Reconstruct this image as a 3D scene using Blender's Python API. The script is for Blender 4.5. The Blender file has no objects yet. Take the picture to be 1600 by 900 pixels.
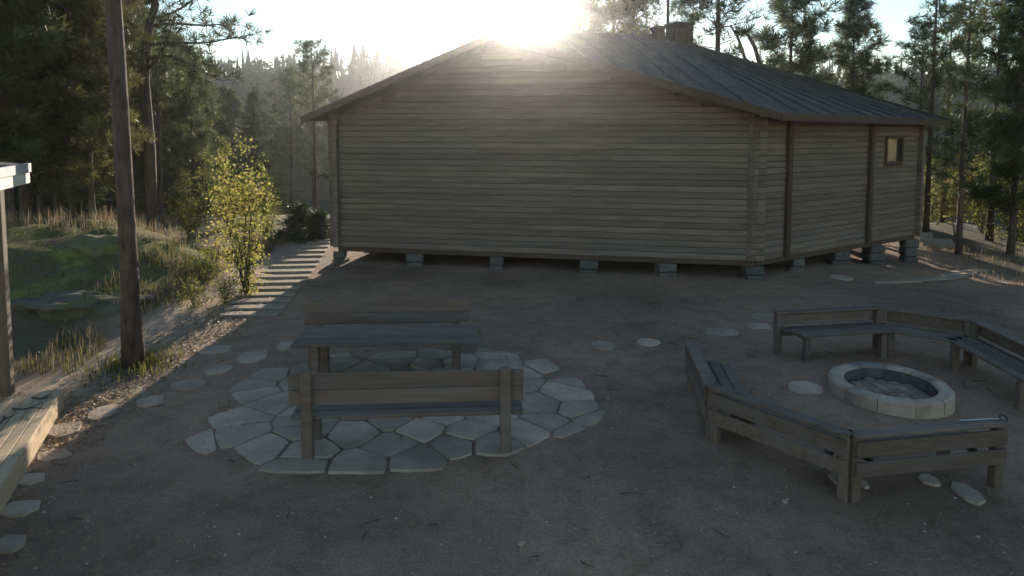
import bpy, math, random
from math import sin, cos, pi, radians, sqrt, atan2, hypot
from mathutils import Vector, Matrix, noise

# ------------------------------------------------------------------ camera, sky, sun, exposure
scn = bpy.context.scene
COL = scn.collection
CAM_H = 3.6
PITCH = radians(4.0)
FPX = 1000.0                      # focal length in pixels of a 1600 wide frame
Y0 = 275.0                        # row of the optical axis (lens shift)
cd = bpy.data.cameras.new('camera')
cd.sensor_fit = 'HORIZONTAL'; cd.sensor_width = 36.0
cd.lens = 36.0 * FPX / 1600.0
cd.shift_y = -(450.0 - Y0) / 1600.0
cd.clip_start = 0.05; cd.clip_end = 3000.0
cam = bpy.data.objects.new('camera', cd); COL.objects.link(cam)
cam.location = (0, 0, CAM_H); cam.rotation_euler = (pi / 2 - PITCH, 0, 0)
scn.camera = cam

def pdir(px, py):
    f = Vector((0, cos(PITCH), -sin(PITCH))); u = Vector((0, sin(PITCH), cos(PITCH)))
    return f + Vector((1, 0, 0)) * ((px - 800) / FPX) + u * ((Y0 - py) / FPX)
def at(px, py, h=0.0):            # the point at height h seen near that place
    d = pdir(px, py); t = (h - CAM_H) / d.z
    return Vector((0, 0, CAM_H)) + d * t
def atY(px, py, Y):
    d = pdir(px, py); return Vector((0, 0, CAM_H)) + d * (Y / d.y)

SUN = pdir(818, -8).normalized()
SUN_EL = math.asin(SUN.z); SUN_AZ = atan2(SUN.x, SUN.y)
w = bpy.data.worlds.new('World'); scn.world = w; w.use_nodes = True
nt = w.node_tree; nt.nodes.clear()
sky = nt.nodes.new('ShaderNodeTexSky'); sky.sky_type = 'NISHITA'; sky.sun_disc = False
sky.sun_elevation = SUN_EL; sky.sun_rotation = SUN_AZ
sky.altitude = 0; sky.air_density = 1.2; sky.dust_density = 0.05; sky.ozone_density = 2.3
bg = nt.nodes.new('ShaderNodeBackground'); bg.inputs['Strength'].default_value = 0.10
wo = nt.nodes.new('ShaderNodeOutputWorld')
nt.links.new(sky.outputs[0], bg.inputs[0]); nt.links.new(bg.outputs[0], wo.inputs[0])
sl = bpy.data.lights.new('sun', 'SUN'); sl.energy = 5.0; sl.angle = radians(0.5); sl.color = (1.0, 0.87, 0.70)
so = bpy.data.objects.new('sun', sl); COL.objects.link(so)
so.rotation_euler = (-SUN).to_track_quat('-Z', 'Y').to_euler(); so.location = SUN * 60
scn.view_settings.view_transform = 'Standard'; scn.view_settings.look = 'None'
scn.view_settings.gamma = 1.0; scn.view_settings.use_curve_mapping = False
scn.view_settings.exposure = 1.15
scn.cycles.use_denoising = True
scn.cycles.max_bounces = 4; scn.cycles.diffuse_bounces = 3; scn.cycles.use_adaptive_sampling = True; scn.cycles.adaptive_threshold = .05; scn.cycles.volume_bounces = 0
scn.cycles.sample_clamp_indirect = 6.0

# ------------------------------------------------------------------ helpers
RND = random.Random(7)
class MB:
    def __init__(s): s.v = []; s.f = []; s.m = []; s.cur = 0
    def add(s, vs, fs):
        b = len(s.v); s.v += [tuple(p) for p in vs]
        for f in fs: s.f.append(tuple(b + i for i in f)); s.m.append(s.cur)
    def box(s, c, d, M=None, bev=0.0):
        x, y, z = d[0] / 2, d[1] / 2, d[2] / 2; c = Vector(c)
        if bev <= 0:
            vs = [Vector((i * x, j * y, k * z)) for i in (-1, 1) for j in (-1, 1) for k in (-1, 1)]
            fs = [(0, 1, 3, 2), (4, 6, 7, 5), (0, 4, 5, 1), (2, 3, 7, 6), (0, 2, 6, 4), (1, 5, 7, 3)]
        else:
            b = min(bev, x * .49, y * .49, z * .49); vs = []; idx = {}
            for i in (-1, 1):
                for j in (-1, 1):
                    for k in (-1, 1):
                        for a in range(3):
                            p = [i * (x - b), j * (y - b), k * (z - b)]
                            p[a] = (i * x, j * y, k * z)[a]
                            idx[(i, j, k, a)] = len(vs); vs.append(Vector(p))
            fs = []
            g = lambda i, j, k, a: idx[(i, j, k, a)]
            for q in (-1, 1):
                fs.append((g(q,-1,-1,0), g(q,1,-1,0), g(q,1,1,0), g(q,-1,1,0)))
                fs.append((g(-1,q,-1,1), g(1,q,-1,1), g(1,q,1,1), g(-1,q,1,1)))
                fs.append((g(-1,-1,q,2), g(1,-1,q,2), g(1,1,q,2), g(-1,1,q,2)))
            for i in (-1, 1):
                for j in (-1, 1):
                    fs.append((g(i,j,-1,0), g(i,j,1,0), g(i,j,1,1), g(i,j,-1,1)))
                    fs.append((g(i,-1,j,0), g(i,1,j,0), g(i,1,j,2), g(i,-1,j,2)))
                    fs.append((g(-1,i,j,1), g(1,i,j,1), g(1,i,j,2), g(-1,i,j,2)))
                    for k in (-1, 1): fs.append((g(i,j,k,0), g(i,j,k,1), g(i,j,k,2)))
        if M is not None: vs = [M @ p for p in vs]
        s.add([p + c for p in vs], fs)
    def bar(s, a, b, wd, ht, bev=0.0, up=(0, 0, 1)):      # box from a to b
        a = Vector(a); b = Vector(b); d = b - a; L = d.length; d.normalize()
        up = Vector(up); sd = d.cross(up)
        if sd.length < 1e-4: sd = Vector((1, 0, 0))
        sd.normalize(); u = sd.cross(d)
        M = Matrix((d, sd, u)).transposed()
        s.box((a + b) / 2, (L, wd, ht), M, bev)
    def tube(s, pts, rs, n=7, cap=True):
        pts = [Vector(p) for p in pts]; rings = []; ref = Vector((.31, .17, .93))
        b0 = len(s.v)
        for i, p in enumerate(pts):
            d = (pts[min(i + 1, len(pts) - 1)] - pts[max(i - 1, 0)])
            d.normalize(); r_ = ref if abs(d.dot(ref)) < .95 else Vector((1, 0, 0))
            a = d.cross(r_).normalized(); c = d.cross(a)
            for k in range(n):
                t = 2 * pi * k / n; s.v.append(tuple(p + (a * cos(t) + c * sin(t)) * rs[i]))
        for i in range(len(pts) - 1):
            for k in range(n):
                s.f.append((b0 + i * n + k, b0 + i * n + (k + 1) % n, b0 + (i + 1) * n + (k + 1) % n, b0 + (i + 1) * n + k)); s.m.append(s.cur)
        if cap:
            s.f.append(tuple(b0 + k for k in range(n - 1, -1, -1))); s.m.append(s.cur)
            s.f.append(tuple(b0 + (len(pts) - 1) * n + k for k in range(n))); s.m.append(s.cur)
    def mesh(s, name, mats, smooth=False):
        me = bpy.data.meshes.new(name); me.from_pydata(s.v, [], s.f)
        for m in (mats if isinstance(mats, (list, tuple)) else [mats]): me.materials.append(m)
        if any(s.m): me.polygons.foreach_set('material_index', s.m)
        if smooth: me.polygons.foreach_set('use_smooth', [True] * len(me.polygons))
        me.update(); return me
    def build(s, name, mats, parent=None, smooth=False, loc=None):
        return link(name, s.mesh(name, mats, smooth), parent, loc)

def link(name, me, parent=None, loc=None, rotz=0.0, sc=None):
    o = bpy.data.objects.new(name, me); COL.objects.link(o)
    if parent is not None: o.parent = parent
    if loc is not None: o.location = loc
    if rotz: o.rotation_euler.z = rotz
    if sc is not None: o.scale = sc
    return o
def tag(o, label=None, cat=None, group=None, kind=None):
    if label: o['label'] = label
    if cat: o['category'] = cat
    if group: o['group'] = group
    if kind: o['kind'] = kind
    return o
def empty(name, loc=(0, 0, 0), rotz=0.0):
    o = bpy.data.objects.new(name, None); COL.objects.link(o); o.location = loc; o.rotation_euler.z = rotz
    o.empty_display_size = .2
    return o
def copy_tree(o, parent=None):
    c = o.copy(); COL.objects.link(c); c.parent = parent
    for ch in o.children: copy_tree(ch, c)
    return c

# ------------------------------------------------------------------ materials
def mat(name, c1, c2, scale=6.0, rough=.85, bump=.3, bscale=None, stretch=(1, 1, 1), detail=6, spec=.3, rand=.12, coords='Object', c3=None):
    m = bpy.data.materials.new(name); m.use_nodes = True; n = m.node_tree.nodes; l = m.node_tree.links
    p = n['Principled BSDF']; p.inputs['Roughness'].default_value = rough
    p.inputs['Specular IOR Level'].default_value = spec
    tc = n.new('ShaderNodeTexCoord'); mp = n.new('ShaderNodeMapping'); mp.inputs['Scale'].default_value = stretch
    l.new(tc.outputs[coords], mp.inputs[0])
    oi = n.new('ShaderNodeObjectInfo')
    ad = n.new('ShaderNodeVectorMath'); ad.operation = 'ADD'
    mu = n.new('ShaderNodeMath'); mu.operation = 'MULTIPLY'; mu.inputs[1].default_value = 37.0
    l.new(oi.outputs['Random'], mu.inputs[0]); l.new(mp.outputs[0], ad.inputs[0]); l.new(mu.outputs[0], ad.inputs[1])
    t = n.new('ShaderNodeTexNoise'); t.inputs['Scale'].default_value = scale; t.inputs['Detail'].default_value = detail
    t.inputs['Roughness'].default_value = .62
    l.new(ad.outputs[0], t.inputs['Vector'])
    r = n.new('ShaderNodeValToRGB'); r.color_ramp.elements[0].position = .32; r.color_ramp.elements[1].position = .68
    r.color_ramp.elements[0].color = (*c1, 1); r.color_ramp.elements[1].color = (*c2, 1)
    l.new(t.outputs['Fac'], r.inputs[0]); out = r.outputs[0]
    if c3 is not None:
        t3 = n.new('ShaderNodeTexNoise'); t3.inputs['Scale'].default_value = scale * .23; t3.inputs['Detail'].default_value = 4
        l.new(ad.outputs[0], t3.inputs['Vector'])
        r3 = n.new('ShaderNodeValToRGB'); r3.color_ramp.elements[0].position = .48; r3.color_ramp.elements[1].position = .64
        l.new(t3.outputs['Fac'], r3.inputs[0])
        mx = n.new('ShaderNodeMix'); mx.data_type = 'RGBA'; mx.inputs[7].default_value = (*c3, 1)
        l.new(r3.outputs[0], mx.inputs[0]); l.new(out, mx.inputs[6]); out = mx.outputs[2]
    if rand:
        hs = n.new('ShaderNodeHueSaturation'); mr = n.new('ShaderNodeMapRange')
        mr.inputs[3].default_value = 1 - rand; mr.inputs[4].default_value = 1 + rand
        l.new(oi.outputs['Random'], mr.inputs[0]); l.new(mr.outputs[0], hs.inputs['Value']); l.new(out, hs.inputs['Color']); out = hs.outputs[0]
    l.new(out, p.inputs['Base Color'])
    if bump:
        t2 = n.new('ShaderNodeTexNoise'); t2.inputs['Scale'].default_value = bscale or scale * 4; t2.inputs['Detail'].default_value = 5
        l.new(ad.outputs[0], t2.inputs['Vector'])
        b = n.new('ShaderNodeBump'); b.inputs['Strength'].default_value = bump; b.inputs['Distance'].default_value = .03
        l.new(t2.outputs['Fac'], b.inputs['Height']); l.new(b.outputs[0], p.inputs['Normal'])
    return m
def leafmat(name, c1, c2, trans=.45, scale=1.2):
    m = bpy.data.materials.new(name); m.use_nodes = True; n = m.node_tree.nodes; l = m.node_tree.links
    n.remove(n['Principled BSDF']); o = n['Material Output']
    tc = n.new('ShaderNodeTexCoord'); t = n.new('ShaderNodeTexNoise'); t.inputs['Scale'].default_value = scale; t.inputs['Detail'].default_value = 5
    l.new(tc.outputs['Object'], t.inputs['Vector'])
    r = n.new('ShaderNodeValToRGB'); r.color_ramp.elements[0].position = .35; r.color_ramp.elements[1].position = .65
    r.color_ramp.elements[0].color = (*c1, 1); r.color_ramp.elements[1].color = (*c2, 1)
    l.new(t.outputs['Fac'], r.inputs[0])
    oi = n.new('ShaderNodeObjectInfo'); hs = n.new('ShaderNodeHueSaturation'); mr = n.new('ShaderNodeMapRange')
    mr.inputs[3].default_value = .78; mr.inputs[4].default_value = 1.2
    l.new(oi.outputs['Random'], mr.inputs[0]); l.new(mr.outputs[0], hs.inputs['Value']); l.new(r.outputs[0], hs.inputs['Color'])
    d = n.new('ShaderNodeBsdfPrincipled'); d.inputs['Roughness'].default_value = .55; d.inputs['Specular IOR Level'].default_value = .25
    tr = n.new('ShaderNodeBsdfTranslucent'); mx = n.new('ShaderNodeMixShader'); mx.inputs[0].default_value = trans
    l.new(hs.outputs[0], d.inputs['Base Color']); l.new(hs.outputs[0], tr.inputs[0])
    l.new(d.outputs[0], mx.inputs[1]); l.new(tr.outputs[0], mx.inputs[2]); l.new(mx.outputs[0], o.inputs['Surface'])
    return m

M = {}
M['log'] = mat('log_wood', (.14, .108, .082), (.22, .174, .135), 2.2, .85, .3, 26, (.5, 5, 5), rand=.17, c3=(.15, .122, .098))
M['board'] = mat('stained_board', (.06, .038, .027), (.105, .068, .046), 3, .75, .3, 24, (1, 8, 8), rand=.18)
M['bench'] = mat('bench_wood', (.115, .08, .06), (.19, .135, .102), 2.5, .75, .35, 22, (.8, 8, 8), rand=.2, c3=(.16, .132, .11))
M['deck'] = mat('weathered_deck', (.4, .285, .18), (.54, .395, .255), 2.5, .75, .15, 18, (.7, 6, 6), rand=.1, detail=4)
M['plank'] = mat('path_plank', (.27, .21, .15), (.42, .33, .24), 5, .85, .4, 20, (1.5, 6, 6), rand=.15)
M['grey_plank'] = mat('grey_plank', (.19, .165, .14), (.29, .25, .21), 5, .85, .4, 20, (1.5, 6, 6), rand=.15)
M['felt'] = mat('roof_felt', (.045, .043, .042), (.085, .08, .075), 9, .9, .35, 120, rand=.08, c3=(.105, .092, .07))
M['fascia'] = mat('pale_fascia', (.58, .53, .42), (.72, .66, .54), 5, .6, .15, 30, (1, 6, 6), rand=0)
M['flash'] = mat('sheet_flashing', (.30, .29, .31), (.40, .38, .40), 4, .45, .05, rand=0, spec=.5)
M['pale_post'] = mat('pale_post', (.26, .22, .16), (.38, .325, .24), 4, .75, .25, 24, (7, 7, 1), rand=0)
M['dark_post'] = mat('dark_post', (.1, .075, .055), (.17, .13, .095), 4, .75, .25, 24, (7, 7, 1), rand=0)
M['stone'] = mat('flagstone', (.36, .27, .195), (.48, .37, .275), 4, .85, .5, 30, rand=.2, c3=(.3, .225, .16))
M['ring'] = mat('ring_stone', (.38, .295, .22), (.49, .39, .3), 6, .85, .4, 40, rand=.08, c3=(.21, .18, .15))
M['pier'] = mat('pier_stone', (.085, .074, .064), (.155, .135, .115), 5, .85, .5, 20, rand=.15)
M['brick'] = mat('hearth_brick', (.22, .15, .105), (.34, .245, .175), 7, .9, .4, 40, rand=.2)
M['chimney'] = mat('chimney_brick', (.07, .052, .044), (.12, .085, .07), 7, .9, .4, 30, rand=.12)
M['white'] = mat('white_paint', (.62, .61, .57), (.74, .73, .69), 4, .6, .1, rand=0)
M['sootstone'] = mat('sooty_stone', (.07, .06, .052), (.17, .145, .125), 5, .9, .4, 40, rand=.1)
M['soot'] = mat('sooty_earth', (.05, .043, .04), (.1, .085, .075), 9, .95, .5, rand=0)
M['bark'] = mat('pine_bark', (.05, .036, .03), (.145, .1, .078), 5, .92, .9, 9, (2.2, 2.2, .55), rand=.12)
M['bark_up'] = mat('pine_upper_bark', (.14, .075, .045), (.26, .15, .09), 4, .9, .6, 9, (2, 2, .6), rand=.12)
M['twig'] = mat('twig', (.05, .038, .03), (.11, .085, .065), 6, .9, .3, rand=.1)
M['sack'] = mat('blue_grey_sack', (.13, .15, .2), (.21, .23, .29), 4, .6, .5, 12, rand=0)
M['steel'] = mat('steel', (.45, .46, .48), (.6, .61, .63), 4, .3, .05, rand=0, spec=.6); M['steel'].node_tree.nodes['Principled BSDF'].inputs['Metallic'].default_value = .9
M['needle'] = leafmat('pine_needle', (0.058, 0.080, 0.032), (0.123, 0.145, 0.058), .38)
M['needle2'] = leafmat('spruce_needle', (0.043, 0.065, 0.032), (0.090, 0.119, 0.052), .3)
M['needle3'] = leafmat('olive_needle', (0.081, 0.085, 0.033), (0.163, 0.156, 0.056), .42)
M['leaf'] = leafmat('green_leaf', (.07, .095, .025), (.14, .15, .045), .5)
M['yleaf'] = leafmat('yellow_leaf', (.32, .28, .09), (.48, .39, .13), .55, 2.5)
M['ygleaf'] = leafmat('yellow_green_leaf', (.2, .23, .05), (.4, .36, .08), .55, 2.5)
M['grass'] = leafmat('green_grass', (.075, .082, .026), (.17, .16, .048), .4)
M['dry'] = leafmat('dry_grass', (.25, .185, .11), (.40, .30, .185), .4)
M['litter'] = leafmat('leaf_litter', (.20, .115, .065), (.44, .31, .18), .15, 9)
M['far'] = leafmat('far_forest_needle', (0.039, 0.055, 0.029), (0.078, 0.098, 0.046), .2, .08)
def glass():
    m = bpy.data.materials.new('window_glass'); m.use_nodes = True; p = m.node_tree.nodes['Principled BSDF']
    p.inputs['Base Color'].default_value = (.05, .055, .06, 1); p.inputs['Roughness'].default_value = .08; p.inputs['Specular IOR Level'].default_value = .9
    return m
M['glass'] = glass()
def water():
    m = bpy.data.materials.new('lake_water'); m.use_nodes = True; n = m.node_tree.nodes; l = m.node_tree.links; p = n['Principled BSDF']
    p.inputs['Base Color'].default_value = (.02, .03, .035, 1); p.inputs['Roughness'].default_value = .18
    tc = n.new('ShaderNodeTexCoord'); t = n.new('ShaderNodeTexNoise'); t.inputs['Scale'].default_value = .5; t.inputs['Detail'].default_value = 4
    mp = n.new('ShaderNodeMapping'); mp.inputs['Scale'].default_value = (1, 2.5, 1)
    l.new(tc.outputs['Object'], mp.inputs[0]); l.new(mp.outputs[0], t.inputs['Vector'])
    b = n.new('ShaderNodeBump'); b.inputs['Strength'].default_value = .35; b.inputs['Distance'].default_value = .4
    l.new(t.outputs['Fac'], b.inputs['Height']); l.new(b.outputs[0], p.inputs['Normal'])
    return m
M['water'] = water()

# ------------------------------------------------------------------ ground
def sst(a, b, x):
    t = max(0.0, min(1.0, (x - a) / (b - a))); return t * t * (3 - 2 * t)
def mound(x, y):
    d = hypot((x + 11.2) / 5.4, (y - 14.8) / 4.4)
    m1 = 1.32 * (1 - sst(.25, 1.0, d))
    d2 = hypot((x + 7.6) / 1.9, (y - 12.4) / 1.5)
    return m1 + .28 * (1 - sst(.0, 1.0, d2))
def gh(x, y):
    n1 = noise.noise(Vector((x * .35, y * .35, 3.1))); n2 = noise.noise(Vector((x * 1.7, y * 1.7, 8.2))); n3 = noise.noise(Vector((x * .05, y * .05, 1.7)))
    m = mound(x, y); far = sst(24, 60, hypot(x, y))
    h = .03 * n1 + .008 * n2 + m * (1 + .16 * n1 + .1 * n2)
    h += far * (n1 * .25)
    pf = 1 - sst(.85, 1.15, hypot((x + 1.3) / 3.0, (y - 8.35) / 2.1)); h = h * (1 - pf) + .012 * pf
    edge = 13.0 + .38 * max(0, y - 17)                       # the bank right of the cabin
    h -= .38 * sst(7.5, 12.5, x) * sst(13.5, 17, y)
    drop = sst(edge, edge + 30, x) * sst(4, 12, y)
    back = sst(26, 62, y - max(0, -x - 12) * .25)
    left = sst(34, 70, -x)
    h -= 9.5 * max(drop, back, left * .6)
    if y > 84:                                               # far shore
        k = sst(94, 128, y + 8 * n3); top = 11.0 + 2.0 * n3 - 1.5 * sst(0, 60, x) + 2 * sst(130, 180, y)
        h = h * (1 - k) + k * top
    return h
def axis(lo, hi, f0, f1, fine, grow=1.18):
    xs = []; x = f0
    while x < f1: xs.append(x); x += fine
    st = fine; x = f1
    while x < hi: xs.append(x); st *= grow; x += min(st, 14)
    xs.append(hi); st = fine; x = f0 - st
    while x > lo: xs.append(x); st *= grow; x -= min(st, 14)
    xs.append(lo); return sorted(xs)
XS = axis(-220, 220, -15, 16, .22); YS = axis(-30, 230, 3.5, 25, .22)
gv = []; gf = []; gc = []
NX = len(XS)
SHADE_X = -5.0
def path_x(y):                                               # middle of the gravel track along the cabin's left side
    return -5.9 - .012 * (y - 8) ** 2 * (1 if y < 8 else .35)
for y in YS:
    for x in XS:
        gv.append((x, y, gh(x, y)))
        m = mound(x, y); nn = noise.noise(Vector((x * .6, y * .6, 5)))
        moss = sst(.12, .5, m + .12 * nn)
        gx = sst(-6.7, -8.0, x + .5 * nn) if y > 8 else 0
        forest = max(sst(25, 29, y), sst(13.2, 15, x), moss, gx * .8)
        trk = max(0.0, 1 - abs(x - path_x(y)) / 1.2) if 4 < y < 24 else 0.0
        gc.append((moss, sst(0, .5, trk), min(1, forest), 1))
for j in range(len(YS) - 1):
    for i in range(NX - 1):
        a = j * NX + i; gf.append((a, a + 1, a + NX + 1, a + NX))
me = bpy.data.meshes.new('ground'); me.from_pydata(gv, [], gf); me.polygons.foreach_set('use_smooth', [True] * len(gf))
ca = me.color_attributes.new('zone', 'FLOAT_COLOR', 'POINT'); ca.data.foreach_set('color', [q for c in gc for q in c])
def groundmat():
    m = bpy.data.materials.new('ground'); m.use_nodes = True; n = m.node_tree.nodes; l = m.node_tree.links; p = n['Principled BSDF']
    p.inputs['Roughness'].default_value = .95; p.inputs['Specular IOR Level'].default_value = .15
    tc = n.new('ShaderNodeTexCoord')
    def nz(s, d=6, r=.65):
        t = n.new('ShaderNodeTexNoise'); t.inputs['Scale'].default_value = s; t.inputs['Detail'].default_value = d; t.inputs['Roughness'].default_value = r
        l.new(tc.outputs['Object'], t.inputs['Vector']); return t.outputs['Fac']
    def ramp(f, stops):
        r = n.new('ShaderNodeValToRGB'); e = r.color_ramp.elements
        e[0].position, e[0].color = stops[0][0], (*stops[0][1], 1); e[1].position, e[1].color = stops[-1][0], (*stops[-1][1], 1)
        for s in stops[1:-1]:
            k = e.new(s[0]); k.color = (*s[1], 1)
        l.new(f, r.inputs[0]); return r.outputs[0]
    def mix(f, a, b):
        x = n.new('ShaderNodeMix'); x.data_type = 'RGBA'; l.new(f, x.inputs[0]); l.new(a, x.inputs[6]); l.new(b, x.inputs[7]); return x.outputs[2]
    at_ = n.new('ShaderNodeVertexColor'); at_.layer_name = 'zone'; sp = n.new('ShaderNodeSeparateColor'); l.new(at_.outputs[0], sp.inputs[0])
    fine = nz(38, 8, .75); broad = nz(.7, 4)
    grav = mix(broad, ramp(fine, [(.3, (.2, .13, .088)), (.55, (.34, .226, .157)), (.75, (.46, .325, .235))]), ramp(fine, [(.3, (.17, .11, .076)), (.6, (.3, .2, .14)), (.78, (.41, .29, .212))]))
    trk = ramp(nz(30, 8, .75), [(.3, (.24, .175, .12)), (.52, (.37, .28, .2)), (.72, (.5, .4, .3))])
    moss = ramp(nz(1.6, 8, .7), [(.34, (.11, .085, .06)), (.47, (.1, .088, .04)), (.57, (.15, .145, .045)), (.68, (.24, .22, .06))])
    fl = ramp(nz(5, 8, .7), [(.3, (.05, .042, .028)), (.5, (.085, .07, .04)), (.7, (.13, .105, .06))])
    wear = ramp(nz(.28, 5, .6), [(.36, (.7, .68, .66)), (.48, (.98, .97, .96)), (.64, (1.3, 1.26, 1.2))])
    spots = ramp(nz(2.6, 6, .7), [(.34, (.78, .76, .74)), (.5, (1, 1, 1)), (.7, (1.12, 1.12, 1.1))])
    for w_ in (wear, spots):
        mm = n.new('ShaderNodeMix'); mm.data_type = 'RGBA'; mm.blend_type = 'MULTIPLY'; mm.inputs[0].default_value = 1; l.new(grav, mm.inputs[6]); l.new(w_, mm.inputs[7]); grav = mm.outputs[2]
    c = mix(sp.outputs['Green'], grav, trk); c = mix(sp.outputs['Blue'], c, fl); c = mix(sp.outputs['Red'], c, moss)
    l.new(c, p.inputs['Base Color'])
    b = n.new('ShaderNodeBump'); b.inputs['Strength'].default_value = .7; b.inputs['Distance'].default_value = .025
    l.new(nz(26, 8, .75), b.inputs['Height']); l.new(b.outputs[0], p.inputs['Normal'])
    return m
me.materials.append(groundmat())
tag(link('ground', me), kind='structure')
mb = MB(); mb.add([(-219, 30, -7.5), (219, 30, -7.5), (219, 150, -7.5), (-219, 150, -7.5)], [(0, 1, 2, 3)])
tag(mb.build('lake_water', M['water']), kind='structure')

# ------------------------------------------------------------------ cabin
FL, EV = .45, 4.05
L = Vector((-4.75, 17.4, 0)); K = Vector((5.9, 15.4, 0)); R = Vector((12.25, 19.4, 0))
dA = (K - L).normalized(); nA = Vector((-dA.y, dA.x, 0))            # nA points away from the viewer
dB = (R - K).normalized(); nB = Vector((-dB.y, dB.x, 0))
Lb = L + nA * 9.0; Rb = R + nB * 7.5
P = Vector((-.36, 16.58, 5.78)); Hh = Vector((4.85, 20.9, 6.66))
cab = empty('log_cabin', (0, 17, 0)); tag(cab, 'large dark brown log cabin on stone piers with a low felt roof', 'cabin')
OFF = Vector((0, -17, 0))
LH = .15
def logmesh(length):
    mb = MB(); n = 8; pr = []
    for dx, dz in ((-.078, -.062), (-.085, -.05), (-.087, .0), (-.085, .05), (-.078, .062), (-.06, .074), (.06, .074), (.08, .0), (.06, -.074), (-.06, -.074)): pr.append((dx, dz))
    N = len(pr); seg = max(2, int(length / 1.2)); rr = random.Random(int(length * 100))
    rows = []
    for i in range(seg + 1):
        x = length * i / seg; jy = rr.uniform(-.006, .006); s_ = rr.uniform(.97, 1.02)
        rows.append([(x, a * s_ + jy, b) for a, b in pr])
    vs = [p for r in rows for p in r]; fs = []
    for i in range(seg):
        for k in range(N): fs.append((i * N + k, (i + 1) * N + k, (i + 1) * N + (k + 1) % N, i * N + (k + 1) % N))
    fs.append(tuple(range(N))); fs.append(tuple(seg * N + k for k in range(N - 1, -1, -1)))
    mb.add(vs, fs); return mb.mesh('log', M['log'])
LOGM = {}
def put_log(a, d, length, z):
    key = round(length, 2)
    if key not in LOGM: LOGM[key] = logmesh(key)
    p = a + OFF; o = link('log', LOGM[key], cab, (p.x, p.y, z), atan2(d.y, d.x)); return o
nlog = int(round((EV - FL) / LH))
WIN_C = None
def wall(a, b, d, ext=.22, gaps=()):
    for i in range(nlog):
        z = FL + LH * (i + .5); ln = (b - a).length
        s0 = -ext; spans = [(-ext, ln + ext)]
        for (g0, g1, z0, z1) in gaps:
            if z0 < z < z1: spans = [(-ext, g0), (g1, ln + ext)]
        for q0, q1 in spans:
            cut = [q0]
            if q1 - q0 > 4.5:
                c_ = q0 + (q1 - q0) * (.28 + .44 * ((i * 37 % 11) / 10)); cut.append(round(c_, 1))
            cut.append(q1)
            for e0, e1 in zip(cut, cut[1:]): put_log(a + d * e0, d, e1 - e0 - .004, z + (.0 if d is dA else .004))
def hitB(px, py):                                             # where a view line meets the right wall plane
    dd = pdir(px, py); t = (K - Vector((0, 0, CAM_H))).dot(nB) / dd.dot(nB); return Vector((0, 0, CAM_H)) + dd * t
w0, w1 = hitB(1379, 213), hitB(1404, 249)
sw0 = (Vector((w0.x, w0.y, 0)) - K).dot(dB); sw1 = (Vector((w1.x, w1.y, 0)) - K).dot(dB)
wz1, wz0 = 3.45, 2.65
wall(L, K, dA)
wall(K, R, dB, gaps=[(sw0, sw1, wz0, wz1)])
dL = nA; wall(L, Lb, dL)
wall(R, Rb, nB)
mb = MB(); mb.bar(Lb + Vector((0, 0, (FL + EV) / 2)) + OFF, Rb + Vector((0, 0, (FL + EV) / 2)) + OFF, .16, EV - FL); mb.build('rear_wall', M['log'], cab)
# gable logs
i = 0; z = EV + LH / 2
while z < P.z - .25:
    f = (z - EV + .1) / (P.z - EV); pa = (P - L).dot(dA); ln = (K - L).length
    q0 = pa * f + .12; q1 = ln - (ln - pa) * f - .12
    put_log(L + dA * q0, dA, q1 - q0, z); z += LH
mb = MB(); G_ = nA * .03 + OFF; mb.add([L + G_ + Vector((0, 0, EV)), K + G_ + Vector((0, 0, EV)), P + G_ + Vector((0, 0, .08)), L + G_ + nA * .06 + Vector((0, 0, EV)), K + G_ + nA * .06 + Vector((0, 0, EV)), P + G_ + nA * .06 + Vector((0, 0, .08))], [(0, 1, 2), (5, 4, 3), (0, 3, 4, 1), (1, 4, 5, 2), (2, 5, 3, 0)]); mb.build('gable_panel', M['log'], cab)
# floor beam, piers, wall braces
mb = MB(); mb.bar(L + OFF + Vector((0, 0, FL - .06)) + nA * .02, K + OFF + Vector((0, 0, FL - .06)) + nA * .02, .14, .12); mb.build('sill_beam', M['board'], cab)
mb = MB(); mb.bar(K + OFF + Vector((0, 0, FL - .06)) + nB * .02, R + OFF + Vector((0, 0, FL - .06)) + nB * .02, .14, .118); mb.build('sill_beam', M['board'], cab)
rr = random.Random(3)
def pier(p, wd=.42):
    z0 = gh(p.x, p.y) - .12; z1 = FL - .125; mbp = MB(); n = 3 if z1 - z0 > .55 else 2
    for k in range(n):
        hh = (z1 - z0) / n
        mbp.box((p.x + OFF.x + rr.uniform(-.02, .02), p.y + OFF.y + rr.uniform(-.02, .02), z0 + hh * (k + .5)), (wd * rr.uniform(.88, 1.05), wd * rr.uniform(.85, 1), hh - .012), Matrix.Rotation(rr.uniform(-.15, .15), 3, 'Z'), .03)
    mbp.build('stone_pier', M['pier'], cab)
for k in range(6): pier(L + dA * ((K - L).length * (k + (rr.uniform(-.16, .16) if 0 < k < 5 else 0)) / 5) + nA * .1, rr.uniform(.34, .5))
for k in range(1, 5): pier(K + dB * ((R - K).length * (k + (rr.uniform(-.14, .14) if k < 4 else 0)) / 4) + nB * .1, rr.uniform(.34, .5))
for k in range(1, 4): pier(L + nA * (9 * k / 3)); pier(R + nB * (7.5 * k / 3)) if k < 3 else None
mb = MB()
lo = [L + nA * 1.2 + dA * 1.0, K + nB * 1.2, R + nB * 1.2 - dB * .6, Rb - dB * .6, Lb + dA * .6]
mb.add([p + OFF + Vector((0, 0, FL - .02)) for p in lo], [(0, 1, 2, 3, 4)]); mb.build('floor', M['board'], cab)
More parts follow.
